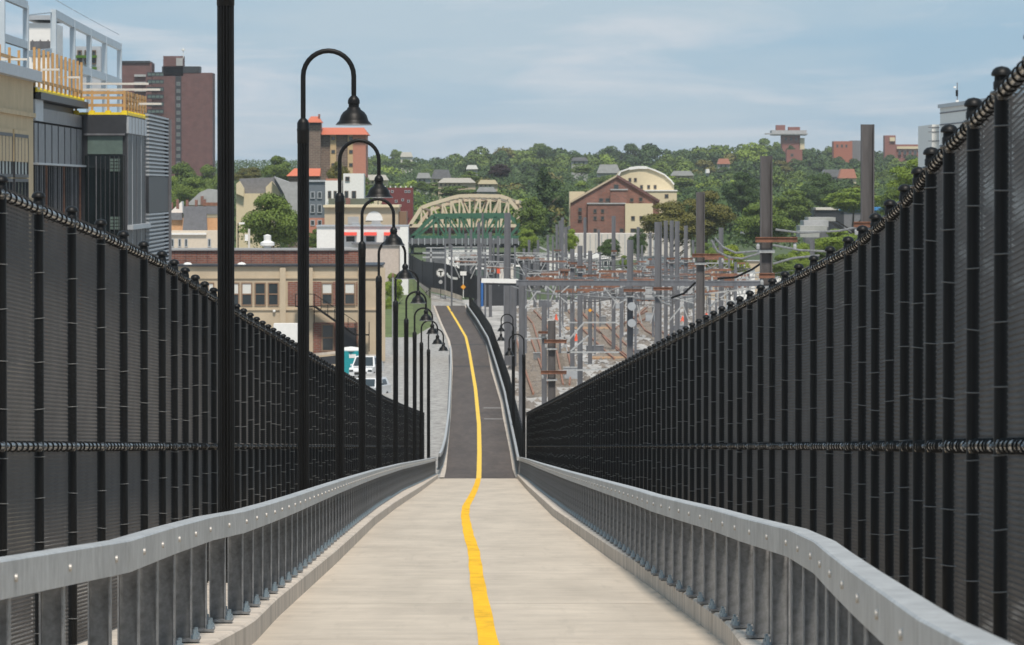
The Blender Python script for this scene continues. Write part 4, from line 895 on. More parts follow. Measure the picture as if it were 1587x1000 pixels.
hcol(855, 497, 12, 'short dark fluted column with two brown cross arms low in the yard', arms=((529, 843, 878), (577, 838, 878)), mt=M_steeld, Y=240)
far = [(863,348,4),(872,337,4),(877,352,5),(834,372,4),(829,386,5),(849,364,3.5),(857,366,3),(868,342,4),(882,350,3.5),(748,330,3),(760,360,5),(742,345,5),(730,356,4),(697,352,4),(722,362,4),(772,366,4),(812,385,4),(820,372,4),(928,356,3.5),(941,380,4),(995,380,3),(1008,360,4),(1074,372,4),(1096,390,4),(1135,392,4),(1150,395,4),(700,380,3),(765,372,3),(752,378,3)]
for i, (px, tp, wd) in enumerate(far):
    hcol(px, tp, wd, 'slim grey steel column in the crowded far part of the rail yard', group='far steel columns of the rail yard', arms=((tp + 40 + (i*7) % 25, px - 5, px + 7),) if i % 2 == 0 else (), Y=0.36*F/max(wd, 4.4) + 30 + (i % 5)*12)
# gantry beam
b = thing('gantry_beam', 'long grey horizontal gantry beam across the rail yard', 'gantry'); Yg = 299
def gbar(x0, y0, x1, y1, w, h=None, Y0=Yg, Y1=None, name='beam', mt=None, root=None): return MB().bar(P(x0, y0, Y0), P(x1, y1, Y1 or Y0), w, h).build(name, mt or M_steel, root or b)
gbar(800, 438.5, 1192, 440, .25, .26); gbar(800, 435.2, 1192, 436.4, .3, .05, name='flange'); gbar(800, 442, 1192, 443.2, .3, .05, name='flange')
b = thing('white_pipe_beam', 'pale horizontal tube joining the path fence to the gantry legs', 'gantry'); gbar(746, 435, 803, 436, .3, .28, 330, mt=M_wht, name='tube'); gbar(752, 439, 803, 441, .2, .2, 330, mt=M_drk, name='tube'); 
# lattice frames low in the yard
for lb, Y, segs in (('pale steel lattice frame low in the yard beside the fluted column', 330, [(812,525,880,524),(870,546,960,546),(870,540,905,500),(880,548,912,520),(812,480,832,452),(832,452,838,452),(870,500,880,548),(905,500,960,500),(866,575,945,572)]),
                    ('pale diagonal lattice frame in the middle of the yard', 380, [(880,500,930,500),(935,445,960,475),(862,460,885,440),(915,440,885,470),(842,440,880,470),(960,470,1000,445),(1040,460,1075,470),(1035,500,1060,470)]),
                    ('pale lattice frame behind the olive tree column', 300, [(1085,442,1190,442),(1098,460,1150,470),(1098,455,1180,446),(1100,475,1130,452)]),
                    ('far pale lattice gantry under the truss bridges', 700, [(655,392,760,392),(655,399,760,399),(700,392,690,440),(760,392,752,440),(680,410,760,410),(668,385,668,440),(836,383,870,398),(800,396,860,396),(820,420,880,420)])):
    o = thing('lattice_frame', lb, 'steel frame')
    for s_ in segs: gbar(*s_, .09 if Y < 500 else .22, Y0=Y, mt=M_galv, root=o, name='bar')
# insulator bars and catenary wires
random.seed(5)
for i in range(80):
    Y = random.uniform(330, 620); px = random.uniform(815, 1150); py = random.uniform(392, 425) + (620 - Y)*.12
    w = .35 + random.random()*1.1; c = P(px, py, Y)
    o = thing('catenary_bracket', 'small rust brown bracket with grey insulators strung across the yard', 'bracket', c, 0, 'catenary brackets over the tracks')
    MB().box(-w, w, -.06, .06, -.09, .09).build('arm', M_rust, o)
    for u in (-w + .1, w - .1): MB().lathe([(0,-.5),(.06,-.45),(.08,-.3),(.05,-.15),(.08,-.07)], 7, (u,0,0)).build('insulator', M_galv, o)
    MB().tube([(0,0,-.07),(0,0,-1.6)], .035, 5).build('hanger', M_steeld, o)
for i in range(60):
    Y = random.uniform(340, 680); x0 = random.uniform(770, 1000); x1 = x0 + random.uniform(60, 260); y0 = random.uniform(385, 440) + (680 - Y)*.1; y1 = y0 + random.uniform(-10, 12)
    a = P(x0, y0, Y); c = P(min(x1, 1230), y1, Y + random.uniform(-25, 25)); sg = random.uniform(.2, .9)
    MBt = MB().tube([a.lerp(c, t) - UZ*sg*4*t*(1-t) for t in [k/8 for k in range(9)]], random.choice((.022, .03, .045)), 5)
    tag(MBt.build('overhead_wire', M_galvd if i % 2 else M_steeld), 'thin sagging overhead wire crossing the rail yard', 'wire', 'overhead wires of the rail yard')
for pts, lb in (([(1102,372),(1112,390),(1130,399),(1150,401),(1180,392)], 'pale cable sagging in a curve left of the second tallest column'), ([(1108,369),(1120,383),(1140,392),(1178,389)], 'upper pale cable sagging toward the second tallest column'),
                ([(1112,432),(1140,430),(1165,418),(1192,400)], 'dark thick cable rising to the second tallest column'), ([(1078,438),(1060,455),(1040,462)], 'dark cable hanging left of the olive tree column'), ([(1018,458),(1025,468),(1040,474)], 'pale cable looping from the cluster end column'),
                ([(1202,356),(1240,361),(1300,358),(1330,352)], 'grey cable between the two tallest columns'), ([(1198,380),(1240,388),(1290,390)], 'lower grey cable right of the second tallest column'),
                ([(1198,409),(1230,400),(1270,396)], 'grey cable low above the right fence')):
    tag(MB().tube([P(x, y, 165) for x, y in pts], .035, 6).build('cable', M_galvd if 'pale' in lb or 'grey' in lb else M_blk), lb, 'cable')
# steel portals that carry the wires: two slim posts, twin beams and bracing
random.seed(21)
places = ['under the green bridge', 'behind the yard cabin', 'left of the tall pale column', 'just right of the tall pale column', 'behind the gantry legs', 'before the brick gable', 'left of the insulator column', 'behind the insulator column', 'left of the tight column cluster', 'behind the tight column cluster', 'right of the tight column cluster', 'before the olive tree', 'behind the pale grey column', 'left of the second tallest column']
for i, (x0, x1, Y, yt) in enumerate(((690,745,640,388),(700,742,600,396),(752,782,560,405),(798,850,600,392),(815,868,470,424),(872,930,560,400),(922,962,470,432),(965,1012,520,412),(985,1018,420,452),(1022,1075,560,398),(1052,1100,430,446),(1075,1130,520,408),(1110,1160,440,432),(1140,1184,360,424))):
    o = thing('steel_portal', 'galvanized twin beam portal frame ' + places[i], 'steel frame', (0, 0, 0)); a, c = P(x0, yt, Y), P(x1, yt + random.uniform(-2, 3), Y)
    for q in (a, c): MB().bar(Vector((q.x, Y, GR)), q + UZ*.8, .2).build('post', M_steel, o)
    for dz in (0, -.55): MB().bar(a + UZ*dz, c + UZ*dz, .12, .1).build('beam', M_galv, o)
    nb = 6; m = MB()
    for k in range(nb): m.bar(a.lerp(c, k/nb) - UZ*(.55*(k % 2)), a.lerp(c, (k+1)/nb) - UZ*(.55*((k+1) % 2)), .06)
    m.build('lattice_web', M_galv, o)
    for k in (0.25, .5, .8): q = a.lerp(c, k); MB().box(q.x-.35, q.x+.35, Y-.2, Y-.1, q.z-.75, q.z-.62).build('cross_arm', M_rust, o); MB().lathe([(0,-1.3),(.07,-1.2),(.09,-1),(.05,-.85),(.06,-.75)], 7, (q.x, Y-.15, q.z)).build('insulator', M_galv, o)
    MB().bar(a - UZ*.5, Vector((a.x + (c.x-a.x)*.3, Y, a.z - 2.6)), .09).build('brace', M_galv, o); MB().bar(c - UZ*.5, Vector((c.x - (c.x-a.x)*.3, Y, c.z - 2.6)), .09).build('brace', M_galv, o)
# ballast heaps and equipment on the ground
g_ = MB(); rb = random.Random(9)
for i in range(4200):
    Y = rb.uniform(340, 690); px = rb.uniform(790, 1190); s_ = rb.uniform(.08, .38)*(1.6 if rb.random() < .08 else 1); x = PX(px, Y); a = rb.uniform(0, 3); ca, sa = math.cos(a)*s_, math.sin(a)*s_; h = s_*rb.uniform(.3, 1)
    g_.add([(x+ca, Y+sa, GR), (x-sa, Y+ca, GR), (x-ca, Y-sa, GR), (x+sa, Y-ca, GR), (x, Y, GR+h)], [(0,1,4),(1,2,4),(2,3,4),(3,0,4)])
tag(g_.build('ballast', M('ballast_stone', (0.19,0.168,0.148), rough=.95, var=.6, scale=.15)), kind='stuff')
places = ['by the nearest track', 'beside the fluted column', 'left of the diagonal track', 'behind the grey column with the orange sign', 'under the gantry beam', 'near the timber crossing', 'under the insulator column', 'left of the cluster end column', 'right of the cluster end column', 'before the olive tree column', 'under the lattice frame', 'far back by the left cabinet']
for i, (px, py) in enumerate(((832,560),(884,590),(922,548),(935,505),(960,480),(1000,560),(985,520),(1008,500),(1050,515),(1070,480),(890,470),(845,478))):
    c = ghit(px, py); o = thing('equipment_case', 'small grey track side equipment case ' + places[i], 'equipment case', c, 0); w = .3 + .25*(i % 3)
    MB().box(-w, w, -.3, .3, .15, .7 + .3*(i % 2)).build('case', [M_galvd, M_lgt, M_steel][i % 3], o); MB().box(-w-.05, w+.05, -.35, .35, .7 + .3*(i % 2), .78 + .3*(i % 2)).build('lid', M_galv, o); MB().box(-w*.8, w*.8, -.25, .25, 0, .15).build('plinth', M_curb, o)
# tracks
def track(pts, label, gauge=1.44, wood=True, dz=.12):
    c = [ghit(px, py) for px, py in pts]; c.sort(key=lambda v: v.y); o = thing('rail_track', label, 'rail track')
    for s_ in (-.5, .5):
        m = MB()
        for a, b_ in zip(c[:-1], c[1:]): m.bar(a + Vector((s_*gauge, 0, dz + .08)), b_ + Vector((s_*gauge, 0, dz + .08)), .13, .2)
        m.build('rail', M_rail, o)
    y = c[0].y
    while y < c[-1].y:
        x = interp(y, [(v.y, v.x) for v in c]); MB().box(x - 1.25, x + 1.25, y - .12, y + .12, GR - .02, GR + dz).build('sleeper', M_slp, o); y += 1.6
M_rail = M('rusty_rail', (0.27, 0.13, 0.08), rough=.8, var=.3)
M_slp = M('sleeper_wood', (0.27, 0.235, 0.20), rough=.9, var=.3)
track([(818,484),(836,505),(850,545),(858,600)], 'rusty rail track curving left of the fluted column')
track([(812,530),(826,575),(842,615)], 'rusty rail track nearest to the path fence')
track([(872,575),(866,540),(868,600)], 'short rusty rail track right of the fluted column')
track([(905,481),(925,500),(955,535),(1000,572)], 'long rusty rail track running toward the right fence')
track([(890,485),(915,515),(950,548),(965,560)], 'rusty rail track left of the long diagonal one')
track([(1012,478),(995,495),(1010,515),(1045,535)], 'rusty rail track making a kink near the insulator column')
track([(960,515),(985,500),(1012,485)], 'rusty crossover track behind the insulator column')
tag(MB().box(-3.4, 3.4, -2.2, 2.2, 0, .14).build('timber_crossing', M('crossing_timber', (0.36,0.22,0.12), rough=.9, var=.3, stretch=(.3,4,1)), None, ghit(975, 556)), 'brown timber level crossing panel between the tracks', 'crossing')
tag(MB().box(-3, 3, -4, 4, 0, .12).build('timber_crossing', MATS['crossing_timber'], None, ghit(920, 510)), 'brown timber panel in the far tracks', 'crossing')
# small yard things
M_redc = M('safety_orange', (0.72, 0.10, 0.04), rough=.6)
def cone(px, py, label, Y=None, r=.22, h=.75):
    c = ghit(px, py) if Y is None else P(px, py, Y)
    o = thing('traffic_cone', label, 'traffic cone', c); MB().lathe([(r,0.04),(.04,h),(0,h)], 12).build('cone', M_redc, o); MB().box(-r*1.3, r*1.3, -r*1.3, r*1.3, 0, .04).build('base', M_redc, o); MB().lathe([(r*.62,h*.42),(r*.42,h*.62)], 12).build('band', M_wht, o)
cone(893, 529, 'orange traffic cone among the tracks left of the diagonal track'); cone(862, 497, 'orange traffic cone beside the far tracks near the lattice'); cone(1058, 500, 'orange traffic cone near the top edge of the right fence', r=.3); cone(1062, 508, 'orange traffic cone just below another near the right fence', r=.26); cone(1095, 494, 'orange traffic cone right of the olive tree column', r=.3)
b = thing('signal_box', 'pale green equipment cabinet left of the tall pale column', 'cabinet'); block(b, 'body', M_spand, 640, 738, 417, 749, 427, 2); block(b, 'lid', M_wht, 640, 737, 415, 750, 417.5, 2, .1)
b = thing('signal_box', 'pale green equipment cabinet right of the tall pale column', 'cabinet'); block(b, 'body', M_spand, 600, 796, 413, 805, 432, 2); block(b, 'lid', M_wht, 600, 795, 411, 806, 413.5, 2, .1)
b = bld('yard_cabin', 'small white framed cabin with dark windows above the dark curved fence'); block(b, 'body', M_wht, 690, 693, 399, 711, 414, 3); wpx(b, 690, 695, 402, 701.5, 409, t=.1, fm=M_wht); wpx(b, 690, 702.5, 402, 709, 409, t=.1, fm=M_wht)
for x0, y0, x1, y1, Y, mt, lb in ((690,384,760,392,820,M_wht,'long pale wall right under the green bridge'), (712,396,800,402,760,M_drk,'dark low platform roof right of the yard cabin'), (770,410,800,432,700,M_ply,'pale concrete abutment left of the right equipment cabinet'), (660,385,690,404,780,M_gry,'grey abutment below the left end of the green bridge'), (835,395,880,400,760,M_wht,'thin pale platform canopy behind the steel columns'),
                                  (990,398,1060,420,760,M_lgt,'pale yard shed behind the tight column cluster'), (1090,405,1180,425,700,M_beige,'beige low wall behind the olive tree column'), (895,425,1000,445,700,M_gry,'dark low yard wall below the white canopy shed'), (1000,418,1090,436,690,M_pslate,'grey low yard wall right of the white canopy shed'), (800,404,850,412,740,M_drk,'dark low wagon behind the gantry legs'), (1128,418,1170,438,640,M_wht,'white low block left of the second tallest column')):
    b = bld('yard_structure', lb, 'wall'); block(b, 'wall', mt, Y, x0, y0, x1, y1, 4)
    block(b, 'coping', M_pslate, Y, x0, y0 - 1, x1, y0, 4, .2)
b = thing('red_panel', 'small red sign board low beside the pale abutment', 'sign'); block(b, 'board', M_redc, 650, 770, 416, 775, 424, .2); block(b, 'post', M_gry, 650.3, 772, 424, 773, 430, .1)
# dark curved fence with the round T sign
M_scr = M('black_screen', (0.018, 0.019, 0.022), rough=.75, var=.3, scale=2)
fpts = [(632,392,426,700),(640,397,438,690),(655,405,446,665),(672,407,450,650),(690,409,453,642),(707,414,457,638),(722,421,461,634),(737,428,463,632),(752,433,466,630)]
b = thing('screen_fence', 'dark screened fence curving behind the path end with a round white T sign', 'fence')
for (x0,a0,b0,Y0),(x1,a1,b1,Y1) in zip(fpts[:-1], fpts[1:]):
    q = [P(x0,b0,Y0), P(x1-.2,b1,Y1), P(x1-.2,a1,Y1), P(x0,a0,Y0)]; k = Vector((0,.08,0)); MB().add(q + [v + k for v in q], [(0,1,2,3),(7,6,5,4),(0,4,5,1),(1,5,6,2),(2,6,7,3),(3,7,4,0)]).build('screen_panel', M_scr, b)
    MB().tube([P(x0,b0+2,Y0+.2), P(x0,a0-1.5,Y0+.2)], .07, 8).build('post', M_blk, b)
    m_ = MB()
    for k_ in range(1, 8): u = k_/8; m_.bar(P(x0+(x1-x0)*u, b0+(b1-b0)*u, Y0+(Y1-Y0)*u - .03), P(x0+(x1-x0)*u, a0+(a1-a0)*u, Y0+(Y1-Y0)*u - .03), .05)
    m_.build('picket_row', M_blk, b)
s_ = thing('round_sign', 'round white transit sign with a black letter T on the dark fence', 'sign', P(683, 423, 640) + Vector((0,0,0)))
MB().tube([(0,.05,0),(0,-.03,0)], .56, 32).build('disc', M_wht, s_); MB().ring((0,-.035,0), (0,1,0), .50, .03, 32, 4).build('rim', M_blk, s_)
MB().box(-.30,.30,-.06,-.04,.12,.27).box(-.085,.085,-.06,-.04,-.34,.12).build('letter_T', M_blk, s_)
m = MB()
for (x0,y0),(x1,y1) in zip([(692.5,424),(695,428),(699,430.5),(704,431.5)], [(695,428),(699,430.5),(704,431.5),(709,432)]): m.bar(P(x0,y0,636), P(x1,y1,635.5), .05, .28)
tag(m.build('swoosh_sign', M_wht), 'white curved swoosh mark on the dark fence right of the T sign', 'sign')
o = thing('path_sign', 'slim post with white board on top and orange diamond sign at the path end', 'sign', P(718, 462, 628))
MB().tube([(0,0,0),(0,0,3.2)], .045, 8).build('post', M_wht, o); MB().box(-.38,.38,-.08,-.04,2.75,3.25).build('board', M_wht, o)
MB().prism([(-.32,1.35),(0,1.03),(.32,1.35),(0,1.67)], -.09, -.05).build('diamond', MATS['orange_sign'], o)
o = thing('path_sign', 'short dark post with small pale round sign below the T sign', 'sign', P(683, 462, 628)); MB().tube([(0,0,0),(0,0,2.1)], .04, 8).build('post', M_blk, o); MB().tube([(0,-.05,1.95),(0,-.09,1.95)], .24, 14).build('disc', M_pslate, o)
tag(MB().tube([(0,0,0),(0,0,3.0)], .16, 10).build('blue_post', M('blue_paint', (0.03, 0.14, 0.42), rough=.5), None, P(747, 475, 615)), 'thick blue post beside the right end of the dark curved fence', 'post')
tag(MB().box(-.2,.2,-.2,.2,0,3.3).build('dark_pillar', M_drk, None, P(756, 476, 615)), 'dark square pillar right of the blue post', 'pillar')
tag(MB().box(-4.5,1.5,-.2,.2,0,2.6).build('dark_hoarding', M_drk, None, P(790, 474, 640)), 'dark hoarding beneath the pale horizontal tube', 'hoarding')
cone(672, 483, 'red traffic barrel at the left end of the asphalt path', r=.36, h=1.1)
# pale ramp walls behind the path end
for pts, lb in (([(668,446,452,640),(690,450,457,636),(716,459,466,632)], 'upper pale concrete ramp wall under the dark curved fence'), ([(630,425,440,680),(650,438,452,655),(668,450,462,636)], 'pale concrete ramp climbing left beside the dark fence')):
    b = thing('ramp_wall', lb, 'wall')
    for (x0,a0,b0,Y0),(x1,a1,b1,Y1) in zip(pts[:-1], pts[1:]):
        q = [P(x0,b0,Y0), P(x1,b1,Y1), P(x1,a1,Y1), P(x0,a0,Y0)]; k = Vector((0,.4,0)); MB().add(q + [v + k for v in q], [(0,1,2,3),(7,6,5,4),(0,4,5,1),(1,5,6,2),(2,6,7,3),(3,7,4,0)]).build('wall', M_curb, b)
a = P(660, 470, 627); tag(MB().add([P(655,474,626), P(722,474,626), P(716,464,640), P(672,455,650), P(640,448,665)], [(0,1,2,3,4)]).build('landing_pavement', M_shoulder), kind='structure')
# left of the path: road, grass bank, retaining wall
M_road = M('road_asphalt', (0.23, 0.222, 0.215), rough=.95, var=.14, scale=.5); M_grass = M('grass', (0.095, 0.125, 0.036), rough=.95, var=.45, scale=.6, bump=.5, detail=12)
def gpoly(name, pts, mt, dz, cat=None): return tag(MB().add([ghit(px, py) + UZ*dz for px, py in pts], [tuple(range(len(pts)))]).build(name, mt), kind='structure')
gpoly('road', [(430,640),(500,740),(640,735),(664,640),(672,560),(640,553),(590,562),(540,562),(430,556)], M_road, .03)
def slope(name, pts, mt): return tag(MB().add([P(*p) for p in pts], [tuple(range(len(pts)))]).build(name, mt), kind='structure')
g_ = MB(); prof_ = [(470, 0), (500, .6), (540, 2.0), (600, 3.6), (640, 4.0)]
for i, (Y, dz) in enumerate(prof_):
    for px in (588, 612, 640, 668): g_.v.append((PX(px + (0 if Y < 600 else 0), Y), Y, GR + .05 + dz*(1 if px < 650 else .35)))
for i in range(4):
    for j in range(3): g_.f.append((i*4 + j, i*4 + j + 1, (i+1)*4 + j + 1, (i+1)*4 + j))
tag(g_.build('grass_bank', M_grass), kind='structure')
M_stone = M('retaining_stone', (0.21, 0.175, 0.155), rough=.95, var=.35, scale=1.5, bump=.5)
b = thing('retaining_wall', 'grey brown stone retaining wall above the grass bank left of the path', 'wall')
MB().prism([(PX(588,645), PZ(500,645)), (PX(664,645), PZ(492,645)), (PX(664,645), PZ(472,645)), (PX(646,645), PZ(452,645)), (PX(626,645), PZ(440,645)), (PX(588,645), PZ(440,645))], 645, 650).build('wall', M_stone, b)
MB().bar(P(626,440,644.8), P(664,471,644.8), .3, .3, up=(1,0,0)).build('coping', M_curb, b)
b = thing('black_fence', 'low black fence climbing in front of the stone retaining wall', 'fence')
for k in range(16): u = k/15; x = 588 + 78*u; y = 522 - 60*u if u > .2 else 520; MB().bar(P(x, y, 632), P(x, y - 16, 632), .07).build('picket', M_blk, b)
for dy in (1, 15): MB().bar(P(590, 521 - dy, 632), P(666, 464 - dy, 632), .07).build('rail', M_blk, b)
o = thing('grey_pole', 'thin pale metal pole between the fourth and fifth lamp posts', 'pole', ghit(609, 560)); zt_ = P(609, 430, ghit(609, 560).y).z - GR
MB().tube([(0,0,0),(0,0,zt_)], .09, 8).build('pole', M_galv, o); MB().lathe([(0,.4),(.12,.3),(.12,0)], 8, (0,0,zt_)).build('cap', M_btan, o)
MB().box(-.25,.25,-.25,.25,0,.6).build('footing', M_curb, o)
tag(MB().box(-.45,.45,-.25,.25,0,1.5).build('blue_bin', M('navy_blue', (0.06,0.07,0.14), rough=.6), None, P(621.5, 548, 500) + Vector((0,-6,0))), 'dark blue cabinet standing on the grass bank', 'cabinet')
gpoly('white_marking', [(640,566),(664,562),(665,563),(641,567.5)], M_wht, .05); gpoly('white_marking', [(600,620),(602,600),(604,600),(602,620)], M_wht, .05)
# portable toilet and two white vehicles
c = Vector((PX(544, 415), 415, GR)); o = thing('portable_toilet', 'teal portable toilet with white roof beside the white vehicles', 'portable toilet', c)
M_tq = M('teal_plastic', (0.01, 0.27, 0.30), rough=.5, var=.1); w = .62
MB().box(-w, w, -w, w, .1, 2.05).build('cabin', M_tq, o); MB().box(-w*.75, w*.75, -w - .04, -w, .15, 1.95).build('door', M_tq, o); MB().lathe([(w*1.45,2.05),(w*1.45,2.12),(w*1.1,2.32),(0,2.4)], 4).build('roof', M_wht, o); MB().box(-.15,.4,-w - .06,-w - .04,1.5,1.8).build('notice', M_wht, o)
for k in range(3): MB().box(-w - .02, -w, -.45 + k*.35, -.3 + k*.35, .3, 1.9).build('rib', M_tq, o)
M_tyre = M('tyre', (0.02,0.02,0.02), rough=.8); M_car = M('white_car_paint', (0.72,0.73,0.74), rough=.2, var=.03, coat=.5)
def vehicle(loc, rz, label, van):
    o = thing('parked_car', label, 'car', loc, rz); Lh, Wd = 4.8, 1.85
    hs_ = [(-2.4,.35),(-2.4,.85),(-2.3,1.0),(-1.4,1.08),(-.7,1.75 if van else 1.6),(1.5,1.8 if van else 1.62),(2.25,1.2),(2.4,.95),(2.4,.35)]
    body = [(-2.4,.35),(-2.42,.75),(-2.3,.98),(-1.35,1.06),(2.35,1.1),(2.42,.8),(2.4,.35)]
    cab = [(-1.35,1.05),(-.65,1.66 if not van else 1.85),(1.7,1.7 if not van else 1.9),(2.3,1.1)]
    m = MB(); n = len(body); m.prism(body, -Wd/2, Wd/2); m.build('body', M_car, o)
    k = len(cab); g2 = MB(); g2.add([(x, -Wd/2*(1 if z < 1.2 else .8), z) for x, z in cab] + [(x, Wd/2*(1 if z < 1.2 else .8), z) for x, z in cab], [tuple(range(k)), tuple(range(2*k-1, k-1, -1))] + [(i, i+k, (i+1) % k + k, (i+1) % k) for i in range(k)]); g2.build('cabin', M_car, o)
    zt2 = cab[1][1]
    for s2 in (-1, 1):
        ym = lambda z: s2*(Wd/2*(1 - .2*(z - 1.05)/(zt2 - 1.05)) + .012)
        for x0, x1 in ((-.95, .2), (.3, 1.5)):
            zt3 = zt2 - .12; MB().add([(x0 - .05, ym(1.15), 1.15), (x1 + .2, ym(1.15), 1.15), (x1, ym(zt3), zt3), (x0 + .35, ym(zt3), zt3)], [(0,1,2,3)]).build('side_window', M_glass, o)
        MB().box(-2.44,-2.36, s2*.75 - .16, s2*.75 + .16, .68, .84).build('headlight', M_glass, o); MB().box(-.95,-.8, s2*Wd/2, s2*(Wd/2 + .18), 1.1, 1.24).build('mirror', M_car, o)
        for x in (-1.5, 1.45): wh = MB().tube([(x, s2*(Wd/2 - .2), .34), (x, s2*(Wd/2 + .01), .34)], .34, 18).build('wheel', M_tyre, o); MB().tube([(x, s2*(Wd/2 + .01), .34), (x, s2*(Wd/2 + .02), .34)], .2, 12).build('rim', M_galv, wh)
    MB().add([(-1.31,-.8,1.1),(-1.31,.8,1.1),(-.7,.66,zt2-.08),(-.7,-.66,zt2-.08)], [(0,3,2,1)]).build('windscreen', M_glass, o, (-.03,0,.02)); MB().box(-2.44,-2.4,-.5,.5,.45,.65).build('grille', M_tyre, o)
vehicle(ghit(568, 588), R(80), 'white van parked behind another vehicle left of the path', True); vehicle(ghit(572, 622), R(75), 'white pickup like car nearest the fence, left of the path', False)
# ------------------------------------------------------------------ trees
def leafmat(name, c, hi):
    m = bpy.data.materials.new(name); m.use_nodes = True; t = m.node_tree; b = t.nodes['Principled BSDF']; b.inputs['Roughness'].default_value = .6; b.inputs['Specular IOR Level'].default_value = .25
    g = t.nodes.new('ShaderNodeNewGeometry'); oi = t.nodes.new('ShaderNodeObjectInfo'); r = t.nodes.new('ShaderNodeValToRGB')
    ad = t.nodes.new('ShaderNodeMath'); ad.operation = 'MULTIPLY_ADD'; t.links.new(oi.outputs['Random'], ad.inputs[0]); ad.inputs[1].default_value = .45; 
    ms = t.nodes.new('ShaderNodeMath'); ms.operation = 'MULTIPLY'; t.links.new(g.outputs['Random Per Island'], ms.inputs[0]); ms.inputs[1].default_value = .55; t.links.new(ms.outputs[0], ad.inputs[2])
    t.links.new(ad.outputs[0], r.inputs[0]); r.color_ramp.elements[0].position = .05; r.color_ramp.elements[0].color = (*c, 1); r.color_ramp.elements[1].position = .95; r.color_ramp.elements[1].color = (*hi, 1)
    t.links.new(r.outputs[0], b.inputs['Base Color']); b.inputs['Transmission Weight'].default_value = 0.0
    MATS[name] = m; return m
LM = {'mid': leafmat('leaf_mid', (0.068,0.108,0.022), (0.155,0.215,0.036)), 'dark': leafmat('leaf_dark', (0.032,0.062,0.020), (0.070,0.115,0.028)), 'light': leafmat('leaf_light', (0.12,0.175,0.024), (0.21,0.285,0.036)),
      'olive': leafmat('leaf_olive', (0.09,0.092,0.02), (0.165,0.15,0.035)), 'plum': leafmat('leaf_plum', (0.025,0.016,0.018), (0.05,0.03,0.032)), 'yellow': leafmat('leaf_yellow', (0.16,0.21,0.02), (0.28,0.32,0.03))}
def crown(seed, W_, H_, n, size, kind='round'):
    r = np.random.default_rng(seed); lobes = []
    nl = 34 if kind != 'cone' else 22
    for k in range(nl):
        if kind == 'cone':
            h = (k + .5)/nl; rad = (1 - h)*.5 + .06; a = r.uniform(0, 2*PI); lobes.append((math.cos(a)*rad*W_*.5, math.sin(a)*rad*W_*.5, H_*(h*.95 + .03), W_*.5*(.22 + .3*(1 - h)), H_*.09))
        else:
            a = r.uniform(0, 2*PI); u = r.uniform(-1, 1); rr = (1 - abs(u)**2.4)**.5*r.uniform(.3, .8)
            s = r.uniform(.24, .40)*W_*.5*(1.1 if u < .3 else .85); lobes.append((math.cos(a)*rr*W_*.5*.85, math.sin(a)*rr*W_*.5*.85, H_*(.47 + u*.36), s, s*.85))
    w = np.array([l[3]**2 for l in lobes]); w /= w.sum(); ix = r.choice(len(lobes), n, p=w); Lb = np.array(lobes)[ix]
    d = r.normal(size=(n, 3)); d /= np.linalg.norm(d, axis=1)[:, None]; d[:, 2] = np.where(r.random(n) < .7, np.abs(d[:, 2]), d[:, 2])
    rad = r.uniform(.72, 1.06, n)[:, None]; pos = Lb[:, :3] + d*rad*np.stack([Lb[:, 3], Lb[:, 3], Lb[:, 4]], 1)
    nrm = d + r.normal(size=(n, 3))*.45; nrm /= np.linalg.norm(nrm, axis=1)[:, None]
    t = np.cross(nrm, r.normal(size=(n, 3))); t /= np.linalg.norm(t, axis=1)[:, None]; b = np.cross(nrm, t)
    sz = size*r.uniform(.6, 1.35, n)[:, None]; q = np.stack([pos - t*sz, pos - b*sz*.7 + t*sz*.1, pos + t*sz, pos + b*sz*.7], 1).reshape(-1, 3)
    return q
def crown_mesh(q, m, name='crown'):
    me = bpy.data.meshes.new(name); nq = len(q)//4; me.vertices.add(len(q)); me.vertices.foreach_set('co', q.ravel()); me.loops.add(nq*4); me.loops.foreach_set('vertex_index', np.arange(nq*4))
    me.polygons.add(nq); me.polygons.foreach_set('loop_start', np.arange(nq)*4); me.update(calc_edges=True); me.materials.append(m); return me
def trunk_mesh(seed, H_, W_):
    r = random.Random(seed); m = MB(); m.tube([(0,0,-.5),(.05,0,H_*.2),(0,.05,H_*.45),(.1,0,H_*.8)], [.32,.25,.17,.05], 8)
    for k in range(6): a = r.uniform(0, 2*PI); z = H_*r.uniform(.2, .5); m.tube([(0,0,z),(math.cos(a)*W_*.18, math.sin(a)*W_*.18, z + H_*.14),(math.cos(a)*W_*.34, math.sin(a)*W_*.34, z + H_*.24)], [.12,.08,.03], 6)
    return m.mesh('trunk', M_bark)
# crowns 10 m wide, 10 m high; near ones with finer leaves
CR = {}
for v in range(5):
    for k_ in ('mid', 'dark', 'light', 'olive'):
        q = CR.setdefault(('q', v), crown(100 + v, 10, 10, 7500, .25)); CR[(v, k_)] = crown_mesh(q, LM[k_])
qf = [crown(200 + v, 10, 10, 18000, .165) for v in range(2)]
for v in range(2):
    for k_ in ('mid', 'dark', 'light', 'olive', 'yellow'): CR[('f', v, k_)] = crown_mesh(qf[v], LM[k_])
CR['plum'] = crown_mesh(CR[('q', 1)], LM['plum']); qc = crown(300, 6, 14, 8000, .2, 'cone'); CR['cone'] = crown_mesh(qc, LM['dark']); TRK = [trunk_mesh(k, 10, 10) for k in range(3)]
def tree(X, Y, W_, H_, z, label, key, group=None):
    o = thing('tree', label, 'tree', (X, Y, z), random.uniform(0, 6.28) if 1 else 0, group)
    link('crown', CR[key], o, (0, 0, H_*.12), 0, (W_/10 if key != 'cone' else W_/6, W_/10 if key != 'cone' else W_/6, H_*.95/10 if key != 'cone' else H_/14)); link('trunk', random.choice(TRK), o, (0,0,0), 0, (W_/10, W_/10, H_/10)); return o
